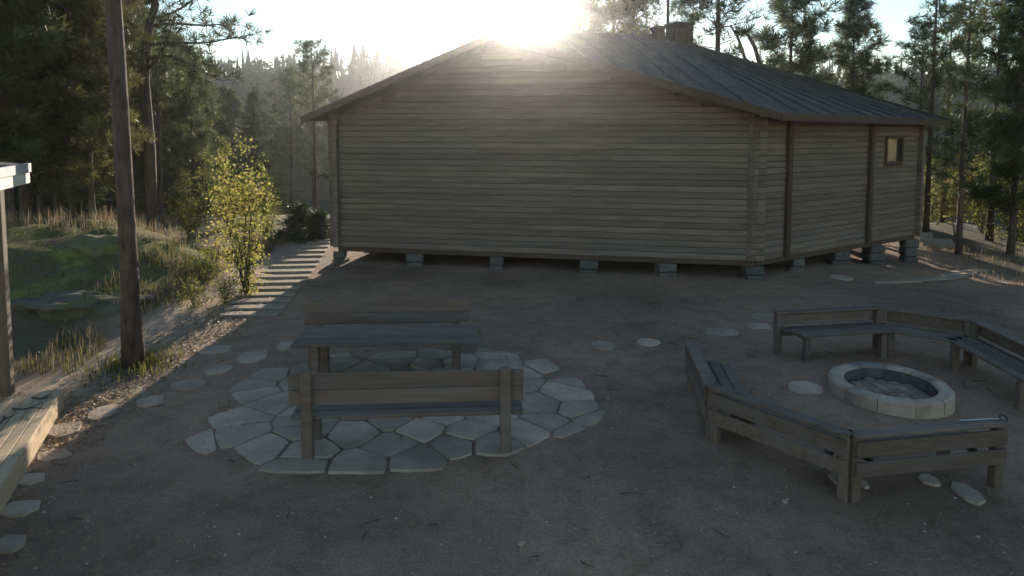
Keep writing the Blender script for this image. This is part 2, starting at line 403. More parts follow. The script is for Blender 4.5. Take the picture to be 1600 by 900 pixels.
for px in (1225, 1352):
    p = hitB(px, 300); p.z = 0; mb = MB(); q = p - nB * .13 + OFF
    mb.box((q.x, q.y, (FL + EV) / 2 - .02), (.17, .1, EV - FL - .06), Matrix.Rotation(atan2(dB.y, dB.x), 3, 'Z'), .01); mb.build('wall_brace', M['board'], cab)
# window in the right wall
wn = empty('window', K + dB * ((sw0 + sw1) / 2) + OFF + Vector((0, 0, (wz0 + wz1) / 2)), atan2(dB.y, dB.x)); wn.parent = cab
ww, wh = sw1 - sw0, wz1 - wz0
mb = MB()
for sx in (-1, 1): mb.box((sx * (ww / 2 - .03), -.08, 0), (.07, .12, wh), None, .008)
for sz in (-1, 1): mb.box((0, -.08, sz * (wh / 2 - .035)), (ww - .132, .118, .07), None, .008)
mb.build('frame', M['board'], wn)
mb = MB(); mb.box((0, -.045, 0), (ww - .13, .012, wh - .14)); mb.build('pane', M['glass'], wn)
mb = MB(); mb.box((0, -.14, -wh / 2 - .02), (ww + .12, .12, .035), None, .006); mb.build('sill', M['board'], wn)
# roof
EO = .62
Le = L - dA * .65 - nA * .7; Ke = K - nA * .65 * .6 - nB * .65 * .6 + (dA - dB).normalized() * .2; Re = R + dB * .55 - nB * .6
Rbe = Rb + dB * .5 + nB * .5; Lbe = Lb - dA * .6 + nB * .4
def e3(p, z): return Vector((p.x, p.y, z)) + OFF
Pf = P - nA * .75
ZE = EV + .02
pts = {'L': e3(Le, ZE - .1), 'K': e3(Ke, ZE - .06), 'R': e3(Re, ZE - .14), 'Rb': e3(Rbe, ZE), 'Lb': e3(Lbe, ZE), 'P': e3(Pf, P.z + .22), 'H': e3(Hh, Hh.z)}
def slab(name, keys, th=.1):
    mb = MB(); n = len(keys); top = [pts[k] for k in keys]; bot = [p - Vector((0, 0, th)) for p in top]
    fs = [tuple(range(n)), tuple(range(2 * n - 1, n - 1, -1))] + [(i, i + n, (i + 1) % n + n, (i + 1) % n) for i in range(n)]
    mb.add(top + bot, fs); return mb.build(name, M['felt'], cab)
roof_parts = [slab('roof', k) for k in (('P', 'K', 'H'), ('K', 'R', 'H'), ('R', 'Rb', 'H'), ('Rb', 'Lb', 'H'), ('Lb', 'P', 'H'), ('Lb', 'L', 'P'))]
def fascia(a, b, drop=.14):
    mb = MB(); A_ = pts[a] - Vector((0, 0, drop / 2 + .012)); B_ = pts[b] - Vector((0, 0, drop / 2 + .012))
    d = (B_ - A_); out = Vector((d.y, -d.x, 0)).normalized() * .02
    if out.y > 0: out = -out
    mb.bar(A_ + out, B_ + out, .03, drop + .04); mb.build('fascia', M['board'], cab)
fascia('L', 'P'); fascia('P', 'K'); fascia('K', 'R')
def battens(top0, top1, bot0, bot1, n):
    for k in range(1, n):
        a = top0.lerp(top1, k / n); b = bot0.lerp(bot1, k / n); d = (b - a).normalized()
        if (b - a).length < .6: continue
        mb = MB(); mb.bar(a + d * .05 + Vector((0, 0, .018)), b - d * .02 + Vector((0, 0, .018)), .05, .045, .012); mb.build('roof_batten', M['felt'], cab)
battens(pts['H'], pts['H'], pts['K'], pts['R'], 11)
battens(pts['P'], pts['H'], pts['P'].lerp(pts['K'], .02), pts['K'], 9)
battens(pts['P'], pts['P'], pts['Lb'], pts['L'], 7)
mb = MB(); mb.bar(pts['P'] + Vector((0, 0, .02)), pts['H'] + Vector((0, 0, .02)), .22, .03, .008); mb.build('ridge_cap', M['felt'], cab)
mb = MB(); mb.bar(pts['H'] + Vector((0, 0, .015)), pts['R'] + Vector((0, 0, .015)), .2, .028, .008); mb.build('ridge_cap', M['felt'], cab)
# chimneys: brick by brick courses
def chimney(px0, px1, pytop, Y, wd, cap):
    a = atY((px0 + px1) / 2, pytop, Y); sx = (px1 - px0) / FPX * Y; zt = a.z; c = empty('chimney', Vector((a.x, a.y, 0)) + OFF, atan2(dB.y, dB.x) * .5); c.parent = cab
    z = zt - 1.75; k = 0; bh = .1
    mb = MB(); mb.box((0, 0, zt - .95), (sx - .04, wd - .04, 1.8)); mb.build('stack', M['chimney'], c)
    while z < zt - .12:
        nb = max(2, int(round(sx / .24)))
        mb = MB(); off = .5 if k % 2 else 0
        for side in (-1, 1):
            x = -sx / 2
            cuts = [0] + [(j + off) / nb for j in range(0 if off else 1, nb)] + [1]
            for q0, q1 in zip(cuts, cuts[1:]):
                mb.box(((-.5 + (q0 + q1) / 2) * sx, side * (wd / 2 - .03), z), ((q1 - q0) * sx - .012, .07, bh - .012), None, .006)
        for side in (-1, 1):
            mb.box((side * (sx / 2 - .03), 0, z), (.068, wd - .15, bh - .012), None, .006)
        mb.build('brick_course', M['chimney'], c); z += bh; k += 1
    mb = MB(); mb.box((0, 0, zt - .05), (sx + .08, wd + .08, .08), None, .01); mb.build('cap', M['pier'], c)
chimney(1046, 1078, 36, 20.6, .6, True)
chimney(1021, 1036, 41, 20.3, .35, True)
# ------------------------------------------------------------------ flagstones and stepping stones
def clip(poly, p, nrm):
    out = []
    for i in range(len(poly)):
        a, b = poly[i], poly[(i + 1) % len(poly)]
        da = (a[0] - p[0]) * nrm[0] + (a[1] - p[1]) * nrm[1]; db = (b[0] - p[0]) * nrm[0] + (b[1] - p[1]) * nrm[1]
        if da <= 0: out.append(a)
        if da * db < 0:
            t = da / (da - db); out.append((a[0] + (b[0] - a[0]) * t, a[1] + (b[1] - a[1]) * t))
    return out
def stone_mesh(poly, rnd, th=.05, rough=.02):
    # rough outline: subdivide, jitter, smooth corners
    pts_ = []
    n = len(poly)
    for i in range(n):
        a = Vector(poly[i]); b = Vector(poly[(i + 1) % n]); Ls = (b - a).length; m = max(1, int(Ls / .11))
        nrm = Vector((b.y - a.y, a.x - b.x)); nrm = nrm.normalized() if nrm.length else nrm
        for k in range(m):
            q = a.lerp(b, k / m)
            if k: q = q + nrm * rnd.uniform(-rough, rough * .6)
            pts_.append(q)
    N = len(pts_); sm = [(pts_[i - 1] + pts_[i] * 5 + pts_[(i + 1) % N]) / 7 for i in range(N)]
    c = sum(sm, Vector((0, 0))) / N
    mb = MB(); tilt = (rnd.uniform(-.012, .012), rnd.uniform(-.012, .012))
    def ring(s, z): return [(c.x + (q.x - c.x) * s, c.y + (q.y - c.y) * s, z + tilt[0] * (q.x - c.x) + tilt[1] * (q.y - c.y)) for q in sm]
    vs = ring(1.0, -th) + ring(1.0, -.012) + ring(.965, 0) + ring(.55, rnd.uniform(.0, .006)) + [(c.x, c.y, .003)]
    fs = []
    for r_ in range(3):
        for i in range(N): fs.append((r_ * N + i, r_ * N + (i + 1) % N, (r_ + 1) * N + (i + 1) % N, (r_ + 1) * N + i))
    for i in range(N): fs.append((3 * N + i, 3 * N + (i + 1) % N, 4 * N))
    mb.add(vs, fs); return mb
outline = [at(*q) for q in ((284, 690), (312, 655), (352, 622), (385, 590), (430, 572), (500, 556), (620, 546), (760, 546), (860, 562), (915, 600), (944, 650), (915, 680), (860, 697), (800, 722), (700, 737), (600, 742), (470, 742), (400, 735), (330, 716), (296, 704))]
outline = [(p.x, p.y) for p in outline][::-1]
if sum(a[0] * b[1] - b[0] * a[1] for a, b in zip(outline, outline[1:] + outline[:1])) < 0: outline = outline[::-1]
def inside(p, poly):
    r_ = False
    for i in range(len(poly)):
        a, b = poly[i], poly[i - 1]
        if (a[1] > p[1]) != (b[1] > p[1]) and p[0] < (b[0] - a[0]) * (p[1] - a[1]) / (b[1] - a[1]) + a[0]: r_ = not r_
    return r_
patio = empty('patio', (0, 0, 0)); tag(patio, kind='structure')
mb = MB(); cx = sum(p[0] for p in outline) / len(outline); cy = sum(p[1] for p in outline) / len(outline)
mb.add([(cx + (p[0] - cx) * .985, cy + (p[1] - cy) * .985, max(gh(*p), 0) + .012) for p in outline] , [tuple(range(len(outline)))])
rs = random.Random(11); seeds = []
y = min(p[1] for p in outline) + .16; row = 0
while y < max(p[1] for p in outline) + .2:
    x = -4.6 + rs.uniform(0, .4); 
    while x < 2.0:
        seeds.append((x + rs.uniform(-.1, .1), y + rs.uniform(-.1, .1))); x += rs.uniform(.5, .98)
    y += rs.uniform(.32, .42); row += 1
x0, x1 = min(p[0] for p in outline) - .1, max(p[0] for p in outline) + .1
for s in seeds:
    if not inside(s, outline): continue
    poly = [(x0, 5), (x1, 5), (x1, 12), (x0, 12)]
    for o in seeds:
        if o == s: continue
        if abs(o[0] - s[0]) > 2.2 or abs(o[1] - s[1]) > 1.6: continue
        d = Vector((o[0] - s[0], (o[1] - s[1]))); mid = ((s[0] + o[0]) / 2, (s[1] + o[1]) / 2)
        g = .006; dn = d.normalized()
        poly = clip(poly, (mid[0] - dn.x * g, mid[1] - dn.y * g), (dn.x, dn.y))
        if len(poly) < 3: break
    if len(poly) < 3: continue
    # limit to the outline (roughly convex): clip by its edges
    hull = outline
    for i in range(len(hull)):
        a, b = hull[i], hull[(i + 1) % len(hull)]; nrm = Vector((b[1] - a[1], a[0] - b[0])).normalized()
        if (s[0] - a[0]) * nrm.x + (s[1] - a[1]) * nrm.y < 0: poly = clip(poly, (a[0] + nrm.x * rs.uniform(-.06, .06), a[1] + nrm.y * rs.uniform(-.06, .06)), nrm)
        if len(poly) < 3: break
    if len(poly) < 3: continue
    ar = abs(sum(a[0] * b[1] - b[0] * a[1] for a, b in zip(poly, poly[1:] + poly[:1]))) / 2
    if ar < .035: continue
    sx, sy = sum(p[0] for p in poly) / len(poly), sum(p[1] for p in poly) / len(poly)
    loc = [(p[0] - sx, p[1] - sy) for p in poly]
    stone_mesh(loc, rs).build('flagstone', M['stone'], patio, False, (sx, sy, max(gh(sx, sy), 0) + .02 + rs.uniform(-.007, .009)))
steps = empty('stepping_stone_path', (0, 0, 0)); tag(steps, kind='structure')
def stepstone(px, py, wpx, hpx, rnd, h=.03, parent=steps, skew=0):
    c = at(px, py, h); sx = wpx / FPX * c.y / 2; y1 = at(px, py - hpx / 2, h).y; y2 = at(px, py + hpx / 2, h).y; sy = (y1 - y2) / 2
    n = rnd.choice((5, 6, 6, 7)); poly = []
    for k in range(n):
        t = 2 * pi * (k + rnd.uniform(-.25, .25)) / n; q = rnd.uniform(.86, 1.12)
        poly.append((cos(t) * sx * q, sin(t) * sy * q + skew * cos(t) * sx))
    stone_mesh(poly, rnd, .07, .025).build('stepping_stone', M['stone'], parent, False, (c.x, c.y, max(gh(c.x, c.y), -.02) + .027))
for a in ((336, 545, 62, 14), (394, 557, 48, 24), (449, 539, 40, 18), (338, 577, 54, 17), (293, 601, 60, 22), (236, 625, 52, 22), (160, 643, 52, 28), (98, 668, 70, 28), (82, 707, 68, 22), (46, 745, 66, 22), (28, 791, 74, 30), (14, 846, 72, 40),
          (942, 536, 42, 14), (1012, 532, 44, 13), (1128, 516, 62, 13), (1186, 507, 46, 12), (1196, 493, 50, 10), (1258, 606, 62, 24), (1316, 748, 44, 26), (1346, 752, 22, 18), (1452, 746, 30, 22), (1512, 765, 44, 40), (1316, 432, 36, 9)):
    stepstone(*a, rs)

# ------------------------------------------------------------------ benches and table
def bench(name, a, b, label, face):
    # a,b: ends of the back on the ground; face: unit vector towards the sitter
    d = (b - a).normalized(); ln = (b - a).length; o = empty(name, (a + b) / 2); tag(o, label, 'bench', 'plank benches with backs at the table')
    ce = (a + b) / 2; T = lambda s, q, z: d * s + face * q + Vector((0, 0, z))
    for s in (-ln / 2 + .2, ln / 2 - .2):
        mb = MB(); mb.bar(T(s, 0, -.06), T(s, -.03, 1.0), .09, .12, .012, d); mb.build('leg', M['bench'], o)
        mb = MB(); mb.bar(T(s, .42, -.06), T(s, .4, .42), .09, .1, .012, d); mb.build('leg', M['bench'], o)
        mb = MB(); mb.bar(T(s, -.02, .38), T(s, .48, .38), .06, .1, .01); mb.build('seat_bearer', M['bench'], o)
    for z0, hh in ((.69, .17), (.875, .18)):
        mb = MB(); mb.bar(T(-ln / 2, .065 - .06 * z0, z0), T(ln / 2, .065 - .06 * z0, z0), .035, hh, .008); mb.build('back_board', M['bench'], o)
    for q in (.1, .26, .42):
        mb = MB(); mb.bar(T(-ln / 2, q, .455), T(ln / 2, q, .455), .145, .04, .008); mb.build('seat_board', M['bench'], o)
    return o
na = at(470, 719); nb = na + Vector((cos(.06), sin(.06), 0)) * 2.45
bench('bench', na + Vector((-.12, 0, 0)), nb, 'brown plank bench on the flagstones, nearest the camera, back turned', Vector((-sin(.06), cos(.06), 0)))
fa = at(488, 566); fb = fa + Vector((cos(.06), sin(.06), 0)) * 2.45
bench('bench', fb, fa + Vector((-.1, 0, 0)), 'brown plank bench on the far side of the table, facing the camera', Vector((sin(.06), -cos(.06), 0)))
ta = at(466, 526, .74); tb = empty('picnic_table', (0, 0, 0)); tag(tb, 'long brown plank table between the two benches on the patio', 'table')
td = Vector((cos(.06), sin(.06), 0)); tn = Vector((-sin(.06), cos(.06), 0)); tc_ = ta + td * 1.25; tc_.z = 0; tb.location = tc_
for k in range(5):
    mb = MB(); q = (k - 2) * .165; mb.bar(td * -1.25 + tn * q + Vector((0, 0, .735)), td * 1.25 + tn * q + Vector((0, 0, .735)), .155, .042, .008); mb.build('table_board', M['bench'], tb)
for s in (-.95, .95):
    for q in (-.27, .27):
        mb = MB(); mb.bar(td * s + tn * q * 1.2 + Vector((0, 0, -.06)), td * s + tn * q + Vector((0, 0, .66)), .1, .1, .012, td); mb.build('leg', M['bench'], tb)
    mb = MB(); mb.bar(td * s - tn * .38 + Vector((0, 0, .685)), td * s + tn * .38 + Vector((0, 0, .685)), .1, .055, .008); mb.build('bearer', M['bench'], tb)

# ------------------------------------------------------------------ ring of benches round the fire
BH = .68
def tp(px, py): p = at(px, py, BH); p.z = 0; return p
V8 = [tp(1330, 676), tp(1113, 601), tp(1080, 532), tp(1212, 488), tp(1376, 480), Vector((7.15, 9.75, 0)), Vector((7.0, 7.75, 0)), tp(1566, 656)]
fc = at(1390, 601, .15); fc.z = 0
names = ['sloping down to the near corner of the ring, boards facing outward', 'on the short left side of the ring, beside the stepping stones', None, 'at the far left of the ring, right of the opening', 'at the far side of the ring, nearest the cabin wall', 'on the right side of the ring, running out of the picture', 'at the near right corner, mostly outside the picture', 'along the near right side of the ring, legs over pale slabs']
for i in range(8):
    if names[i] is None or i == 6: continue
    a, b = V8[i], V8[(i + 1) % 8]; d = (b - a).normalized(); ln = (b - a).length
    inn = Vector((-d.y, d.x, 0)); mid = (a + b) / 2
    if inn.dot(fc - mid) < 0: inn = -inn
    o = empty('bench', mid); tag(o, 'dark plank bench ' + names[i], 'bench', 'benches in a ring round the fire')
    T = lambda s, q, z: d * s + inn * q + Vector((0, 0, z))
    g0 = gh(mid.x, mid.y)
    for s in (-ln / 2 + .05, ln / 2 - .05):
        mb = MB(); mb.bar(T(s, .0, g0 - .08), T(s, -.0, BH - .03), .1, .1, .012, d); mb.build('leg', M['bench'], o)
        s2 = s * .74
        mb = MB(); mb.bar(T(s2, .42, g0 - .08), T(s2, .42, .38), .1, .1, .012, d); mb.build('leg', M['bench'], o)
        mb = MB(); mb.bar(T(s2, .03, .37), T(s2, .47, .37), .05, .08, .008); mb.build('seat_bearer', M['bench'], o)
    for z0, hh in ((.335, .15), (.535, .16)):
        mb = MB(); mb.bar(T(-ln / 2 + .01, -.068, z0), T(ln / 2 - .01, -.068, z0), .032, hh, .007); mb.build('back_board', M['bench'], o)
    mb = MB(); mb.bar(T(-ln / 2 - .01, -.02, BH - .012), T(ln / 2 + .01, -.02, BH - .012), .15, .035, .008); mb.build('top_rail', M['bench'], o)
    for q in (.14, .285, .43):
        k = .41 * q; mb = MB(); mb.bar(T(-ln / 2 + k, q, .425), T(ln / 2 - k, q, .425), .135, .04, .008); mb.build('seat_board', M['bench'], o)
# fire ring
fr = empty('fire_ring', (fc.x, fc.y, gh(fc.x, fc.y))); tag(fr, 'round pale stone fire ring in the middle of the benches', 'fire ring')
RO, RI, RHt = .74, .555, .19; NB = 11; g0 = gh(fc.x, fc.y)
rr = random.Random(5)
for k in range(NB):
    t0 = 2 * pi * k / NB + .006; t1 = 2 * pi * (k + 1) / NB - .006; m = 5; mb = MB(); vs = []
    jr = rr.uniform(-.012, .012); jz = rr.uniform(-.008, .008)
    prof = [(RI, -.3), (RI, RHt - .03), (RI + .025, RHt), (RO - .03 + jr, RHt), (RO + jr, RHt - .03), (RO + .02 + jr, -.3)]
    for i in range(m + 1):
        t = t0 + (t1 - t0) * i / m
        vs += [(cos(t) * r_, sin(t) * r_, z + (jz if z > 0 else 0)) for r_, z in prof]
    fs = []; q = len(prof)
    for i in range(m):
        for j in range(q): fs.append((i * q + j, i * q + (j + 1) % q, (i + 1) * q + (j + 1) % q, (i + 1) * q + j))
    fs.append(tuple(range(q - 1, -1, -1))); fs.append(tuple(m * q + j for j in range(q)))
    mb.add(vs, fs)
    for i_ in range(m): mb.m[i_ * q] = 1
    mb.build('ring_stone', [M['ring'], M['sootstone']], fr)
mb = MB(); mb.tube([(0, 0, -.3), (0, 0, .012)], [RI - .004, RI - .004], 32); mb.build('hearth_bed', M['soot'], fr)
for i in range(-4, 5):
    for j in range(-7, 8):
        bx = i * .135 ; by = j * .155 + (.06 if i % 2 else 0)
        if hypot(bx, by) < RI - .075:
            mb = MB(); mb.box((bx, by, .012 + rr.uniform(-.004, .004)), (.128, .148, .05), Matrix.Rotation(rr.uniform(-.03, .03), 3, 'Z'), .008); mb.build('hearth_brick', M['brick'], fr)
# poker and sack by the near right corner
d_ = (V8[0] - V8[7]).normalized(); p1 = V8[7] + d_ * .04 + Vector((0, 0, BH + .016)); p0 = V8[7] + d_ * .5 + Vector((.02, .03, BH + .016))
pk = empty('fire_poker', p0); tag(pk, 'thin steel fire poker lying along the bench rail at the right', 'poker')
mb = MB(); mb.tube([Vector((0, 0, 0)), p1 - p0], [.008, .008], 6); mb.build('rod', M['steel'], pk)
mb = MB(); q = p1 - p0; mb.tube([q, q + Vector((.05, .04, .03)), q + Vector((.1, .03, .0)), q + Vector((.06, -.03, -.02))], [.012, .012, .012, .01], 6); mb.build('handle', M['twig'], pk)
# ------------------------------------------------------------------ porch and decks at the left edge
ang = radians(24); pd = Vector((sin(ang), -cos(ang), 0)); pl = Vector((-cos(ang), -sin(ang), 0))   # pd: towards the camera, pl: to the left
dc = at(99, 606, .28); dc.z = 0
deck = empty('deck', dc); tag(deck, 'low weathered timber deck lit by the sun at the lower left', 'deck')
for k in range(7):
    mb = MB(); s = .06 + .122 * k; mb.bar(pl * s + Vector((0, 0, .262)) + pd * .01, pl * s + Vector((0, 0, .262)) + pd * 4.2, .114, .034, .006); mb.build('deck_board', M['deck'], deck)
mb = MB(); mb.bar(pl * .018 + Vector((0, 0, .135)), pl * .018 + Vector((0, 0, .135)) + pd * 4.2, .03, .215, .005); mb.build('side_board', M['deck'], deck)
mb = MB(); mb.bar(pl * .03 + pd * .018 + Vector((0, 0, .134)), pl * .86 + pd * .018 + Vector((0, 0, .134)), .03, .213, .005); mb.build('end_board', M['deck'], deck)
por = empty('porch', dc + pl * .86); tag(por, 'timber porch corner with post, roof edge and raised deck at the left edge', 'porch')
for k in range(9):
    mb = MB(); s = .075 + .122 * k; mb.bar(pl * s + Vector((0, 0, .453)) - pd * .9, pl * s + Vector((0, 0, .453)) + pd * 3.8, .114, .034, .006); mb.build('deck_board', M['deck'], por)
mb = MB(); mb.bar(pl * .03 - pd * .9 + Vector((0, 0, .33)), pl * .03 + pd * 3.8 + Vector((0, 0, .33)), .03, .21, .005); mb.build('side_board', M['deck'], por)
pp = pl * -.27 + pd * -.02
ct = atY(43, 254, (dc + pl * .86 + pp).y + .15) - (dc + pl * .86)
zt = ct.z - .27
mb = MB(); mb.box(pp + Vector((0, 0, (zt + .282) / 2)), (.12, .12, zt - .282), Matrix.Rotation(radians(17), 3, 'Z'), .006); mb.build('post', M['dark_post'], por)
ct.z -= .0; tip = Vector((ct.x, ct.y, ct.z))
mb = MB(); mb.bar(tip + Vector((0, 0, -.19)), tip + pd * 4.5 + Vector((0, 0, -.19)), .035, .13, .004); mb.build('fascia_board', M['fascia'], por)
mb = MB(); mb.bar(tip + Vector((0, 0, -.062)) + pl * -.012, tip + pd * 4.5 + Vector((0, 0, -.062)) + pl * -.012, .05, .115, .004); mb.build('roof_flashing', M['flash'], por)
mb = MB(); q = tip + pl * .03
mb.add([q + Vector((0, 0, -.02)), q + pd * 4.5 + Vector((0, 0, -.02)), q + pd * 4.5 + pl * 2.6 + Vector((0, 0, .35)), q + pl * 2.6 + Vector((0, 0, .35)),
        q + Vector((0, 0, -.1)), q + pd * 4.5 + Vector((0, 0, -.1)), q + pd * 4.5 + pl * 2.6 + Vector((0, 0, .27)), q + pl * 2.6 + Vector((0, 0, .27))],
       [(0, 1, 2, 3), (7, 6, 5, 4), (0, 4, 5, 1), (1, 5, 6, 2), (2, 6, 7, 3), (3, 7, 4, 0)]); mb.build('roof', M['felt'], por)
mb = MB(); mb.bar(pp + Vector((0, 0, zt + .06)) - pd * .1 + pl * .03, pp + Vector((0, 0, zt + .06)) + pd * 4 + pl * .03, .1, .11, .006); mb.build('beam', M['dark_post'], por)
rr = random.Random(21)
for (x_, y_, n_, lab) in ((20, 640, 6, 'curved dry twig with a pale end lying on the sunlit deck'), (50, 622, 4, 'small forked dry twig near the far corner of the deck'), (6, 652, 4, 'short dry twig lying by the raised step of the deck')):
    a = at(x_, y_, .285); o = empty('twig', a); tag(o, lab, 'twig', 'twigs on the deck'); p = Vector((0, 0, .008)); h = rr.uniform(-.6, .6); line = [p]
    for k in range(n_):
        h += rr.uniform(-.5, .5); p = p + Vector((cos(h) * .07, sin(h) * .07, rr.uniform(0, .012))); line.append(p)
    mb = MB(); mb.tube(line, [.011 - .001 * k for k in range(len(line))], 5); mb.build('stem', M['twig'], o)
    mb = MB(); q = line[len(line) // 2]; mb.tube([q, q + Vector((.05, .06, .01)), q + Vector((.08, .12, .02))], [.008, .007, .004], 5); mb.build('side_shoot', M['twig'], o)

# ------------------------------------------------------------------ plank paths beside the cabin
bw = empty('boardwalk', at(440, 440)); tag(bw, 'sunlit plank path climbing along the left side of the cabin', 'boardwalk')
rr = random.Random(4); b0 = bw.location.copy()
for k in range(15):
    f = k / 14; py = 376 + (492 - 376) * f ** 1.25; x2 = 518 - 80 * f ** 1.5; wpx = 30 + 62 * min(1, f * 1.6)
    c = at(x2 - wpx / 2, py); ln = wpx / FPX * c.y; h = rr.uniform(-.05, .05) + .06
    mb = MB(); mb.box((0, 0, 0), (ln, .24 + rr.uniform(0, .08), .09), Matrix.Rotation(h, 3, 'Z') @ Matrix.Rotation(rr.uniform(-.03, .03), 3, 'X'), .015)
    mb.build('plank', M['plank'], bw, False, Vector((c.x, c.y, gh(c.x, c.y) + .0)) - b0)
bw2 = empty('boardwalk', at(1470, 430)); tag(bw2, 'shaded grey slatted plank walkway right of the cabin corner', 'boardwalk'); b0 = bw2.location.copy()
A0, A1 = at(1400, 452, -.2), at(1535, 408, -.2); dd = (A1 - A0); dd.z = 0; L_ = dd.length; dd.normalize(); nd = Vector((-dd.y, dd.x, 0))
nsl = int(L_ / .76)
for k in range(nsl):
    c = A0 + dd * (k * .76); z = gh(c.x, c.y) + .03; q = Vector((cos(.12 + .02 * k), sin(.12 + .02 * k), 0)) * .62
    mb = MB(); mb.bar(-q, q, .17, .05, .01); mb.build('plank', M['plank'], bw2, False, Vector((c.x, c.y, z)) - b0)
st = empty('timber_pile', at(1460, 372, -.1)); tag(st, 'few sunlit boards lying on the bank beside the cabin corner', 'boards'); b0 = st.location.copy()
for (x_, y_, wp, rz) in ((1442, 362, 26, -.5), (1462, 371, 44, -.55), (1478, 378, 34, -.5), (1456, 376, 22, -.7)):
    c = at(x_, y_, -.1); mb = MB(); mb.box((0, 0, 0), (wp / FPX * c.y, .34, .06), Matrix.Rotation(rz, 3, 'Z') @ Matrix.Rotation(.25, 3, 'X'), .01)
    mb.build('plank', M['plank'], st, False, Vector((c.x, c.y, max(gh(c.x, c.y), -.45) + .16)) - b0)

# ------------------------------------------------------------------ trees
def tuft(mb, p, d, r, ln, n, wd):
    for _ in range(int(n * 1.5)):
        v = Vector((r.gauss(0, 1), r.gauss(0, 1), r.gauss(0, 1))).normalized() * .85 + d * .75
        v.normalize(); q = v.cross(Vector((r.uniform(-1, 1), r.uniform(-1, 1), r.uniform(-1, 1)))); 
        if q.length < .1: continue
        q.normalize(); l_ = ln * r.uniform(.6, 1.15); o = p + v * (ln * .05)
        mb.add([o - q * wd * .3, o + q * wd * .3, o + v * l_ * .8 + q * wd * .4, o + v * l_ - q * wd * .1], [(0, 1, 2, 3)])
def pine_meshes(seed, H, cs, cr, nb, tufts, tr=.14, top=1.0, lean=(0, 0), tl=.34, needle='needle', droop=.0, tw=.035, nn=9, dead=5, cone=0.0):
    """trunk, branches and crown of a pine: cs share of bare trunk, cr crown radius, cone: 1 = narrow towards the top"""
    r = random.Random(seed); trunk = MB(); br = MB(); cw = MB(); line = []; rad = []
    n = 12; ox = oy = 0
    for i in range(n + 1):
        f = i / n; ox += r.uniform(-.03, .03) * H * .035; oy += r.uniform(-.03, .03) * H * .035
        line.append(Vector((ox + lean[0] * H * f, oy + lean[1] * H * f, H * f - (.25 if i == 0 else 0)))); rad.append(tr * ((1 - f) ** .75 * .93 + .07) * (1.25 if i == 0 else 1))
    trunk.tube(line, rad, 9)
    def tp_(f):
        k = min(n - 1e-6, max(0, f * n)); i = int(k); return line[i].lerp(line[i + 1], k - i)
    for b in range(nb):
        f = cs + (1 - cs) * (b + r.uniform(0, .9)) / nb; g = (f - cs) / (1 - cs)
        shape = (sin(pi * min(1, .18 + g * .82)) ** .6) * (1 - cone) + cone * (1.05 - g) 
        ln = cr * shape * r.uniform(.55, 1.15); az = b * 2.4 + r.uniform(-.6, .6)
        d = Vector((cos(az), sin(az), r.uniform(.05, .45) + .5 * g - droop)).normalized(); p = tp_(f); pts_ = [p]; m = 5
        for k in range(m):
            d = (d + Vector((r.uniform(-.22, .22), r.uniform(-.22, .22), r.uniform(-.1, .16) - droop * .12))).normalized(); p = p + d * ln / m; pts_.append(p)
        br.tube(pts_, [max(.008, tr * .3 * (1 - .8 * f) * (1 - k / (m + .6))) for k in range(m + 1)], 4, False)
        nt_ = max(2, int(tufts * (.4 + shape)))
        for t in range(nt_):
            q = .28 + .72 * (t + r.random()) / nt_; k = min(m - 1e-6, q * m); i = int(k); c = pts_[i].lerp(pts_[i + 1], k - i)
            sd = Vector((r.gauss(0, 1), r.gauss(0, 1), r.gauss(.15, .6))).normalized(); off = sd * ln * .26 * r.random() ** .7 * (1.15 - .5 * q)
            e = c + off
            if off.length > .15: br.add([c, c + Vector((0, 0, .012)), e + Vector((0, 0, .006)), e], [(0, 1, 2, 3)])
            tuft(cw, e, (sd * .6 + d * .6 + Vector((0, 0, .35))).normalized(), r, tl, nn, tw)
    for _ in range(dead):
        f = r.uniform(cs * .45, cs); az = r.uniform(0, 6.28); p = tp_(f); d = Vector((cos(az), sin(az), r.uniform(-.2, .3))); l_ = r.uniform(.3, 1.1)
        br.tube([p, p + d * l_ * .5, p + d * l_ + Vector((0, 0, r.uniform(-.2, .1)))], [tr * .16, tr * .1, .006], 4, False)
    return (trunk.mesh('trunk', M['bark'], True), br.mesh('branches', M['twig']), cw.mesh('crown', M[needle]))
def spruce_meshes(seed, H, cr, layers, tl=.3, nn=8, tw=.035, needle='needle2', start=.06):
    r = random.Random(seed); trunk = MB(); br = MB(); cw = MB()
    trunk.tube([(0, 0, -.25), (r.uniform(-.05, .05), 0, H * .5), (0, 0, H)], [.012 * H + .03, .007 * H + .02, .012], 8)
    for l_ in range(layers):
        g = l_ / layers; z = H * (start + (1 - start) * g); ln0 = cr * (1 - g) ** .85 + .12; nbr = r.randint(5, 7)
        for b in range(nbr):
            az = r.uniform(0, 6.28); ln = ln0 * r.uniform(.6, 1.12); d = Vector((cos(az), sin(az), -.12 + .35 * g)); p0 = Vector((0, 0, z + r.uniform(-.2, .2)))
            p1 = p0 + d * ln * .55; p2 = p0 + d * ln + Vector((0, 0, .1 * ln)); br.tube([p0, p1, p2], [.02, .013, .006], 3, False)
            m = max(2, int(ln / .2))
            for t in range(m):
                q = .2 + .8 * (t + r.random()) / m; c = p0.lerp(p1, q * 2) if q < .5 else p1.lerp(p2, q * 2 - 1)
                sd = Vector((r.gauss(0, 1), r.gauss(0, 1), r.gauss(-.3, .4))).normalized()
                tuft(cw, c + sd * .14 * ln * r.random(), (d + sd * .7 - Vector((0, 0, .2))).normalized(), r, tl, nn, tw)
    tuft(cw, Vector((0, 0, H)), Vector((0, 0, 1)), r, .4, 10, .03)
    return (trunk.mesh('trunk', M['bark'], True), br.mesh('branches', M['twig']), cw.mesh('crown', M[needle]))
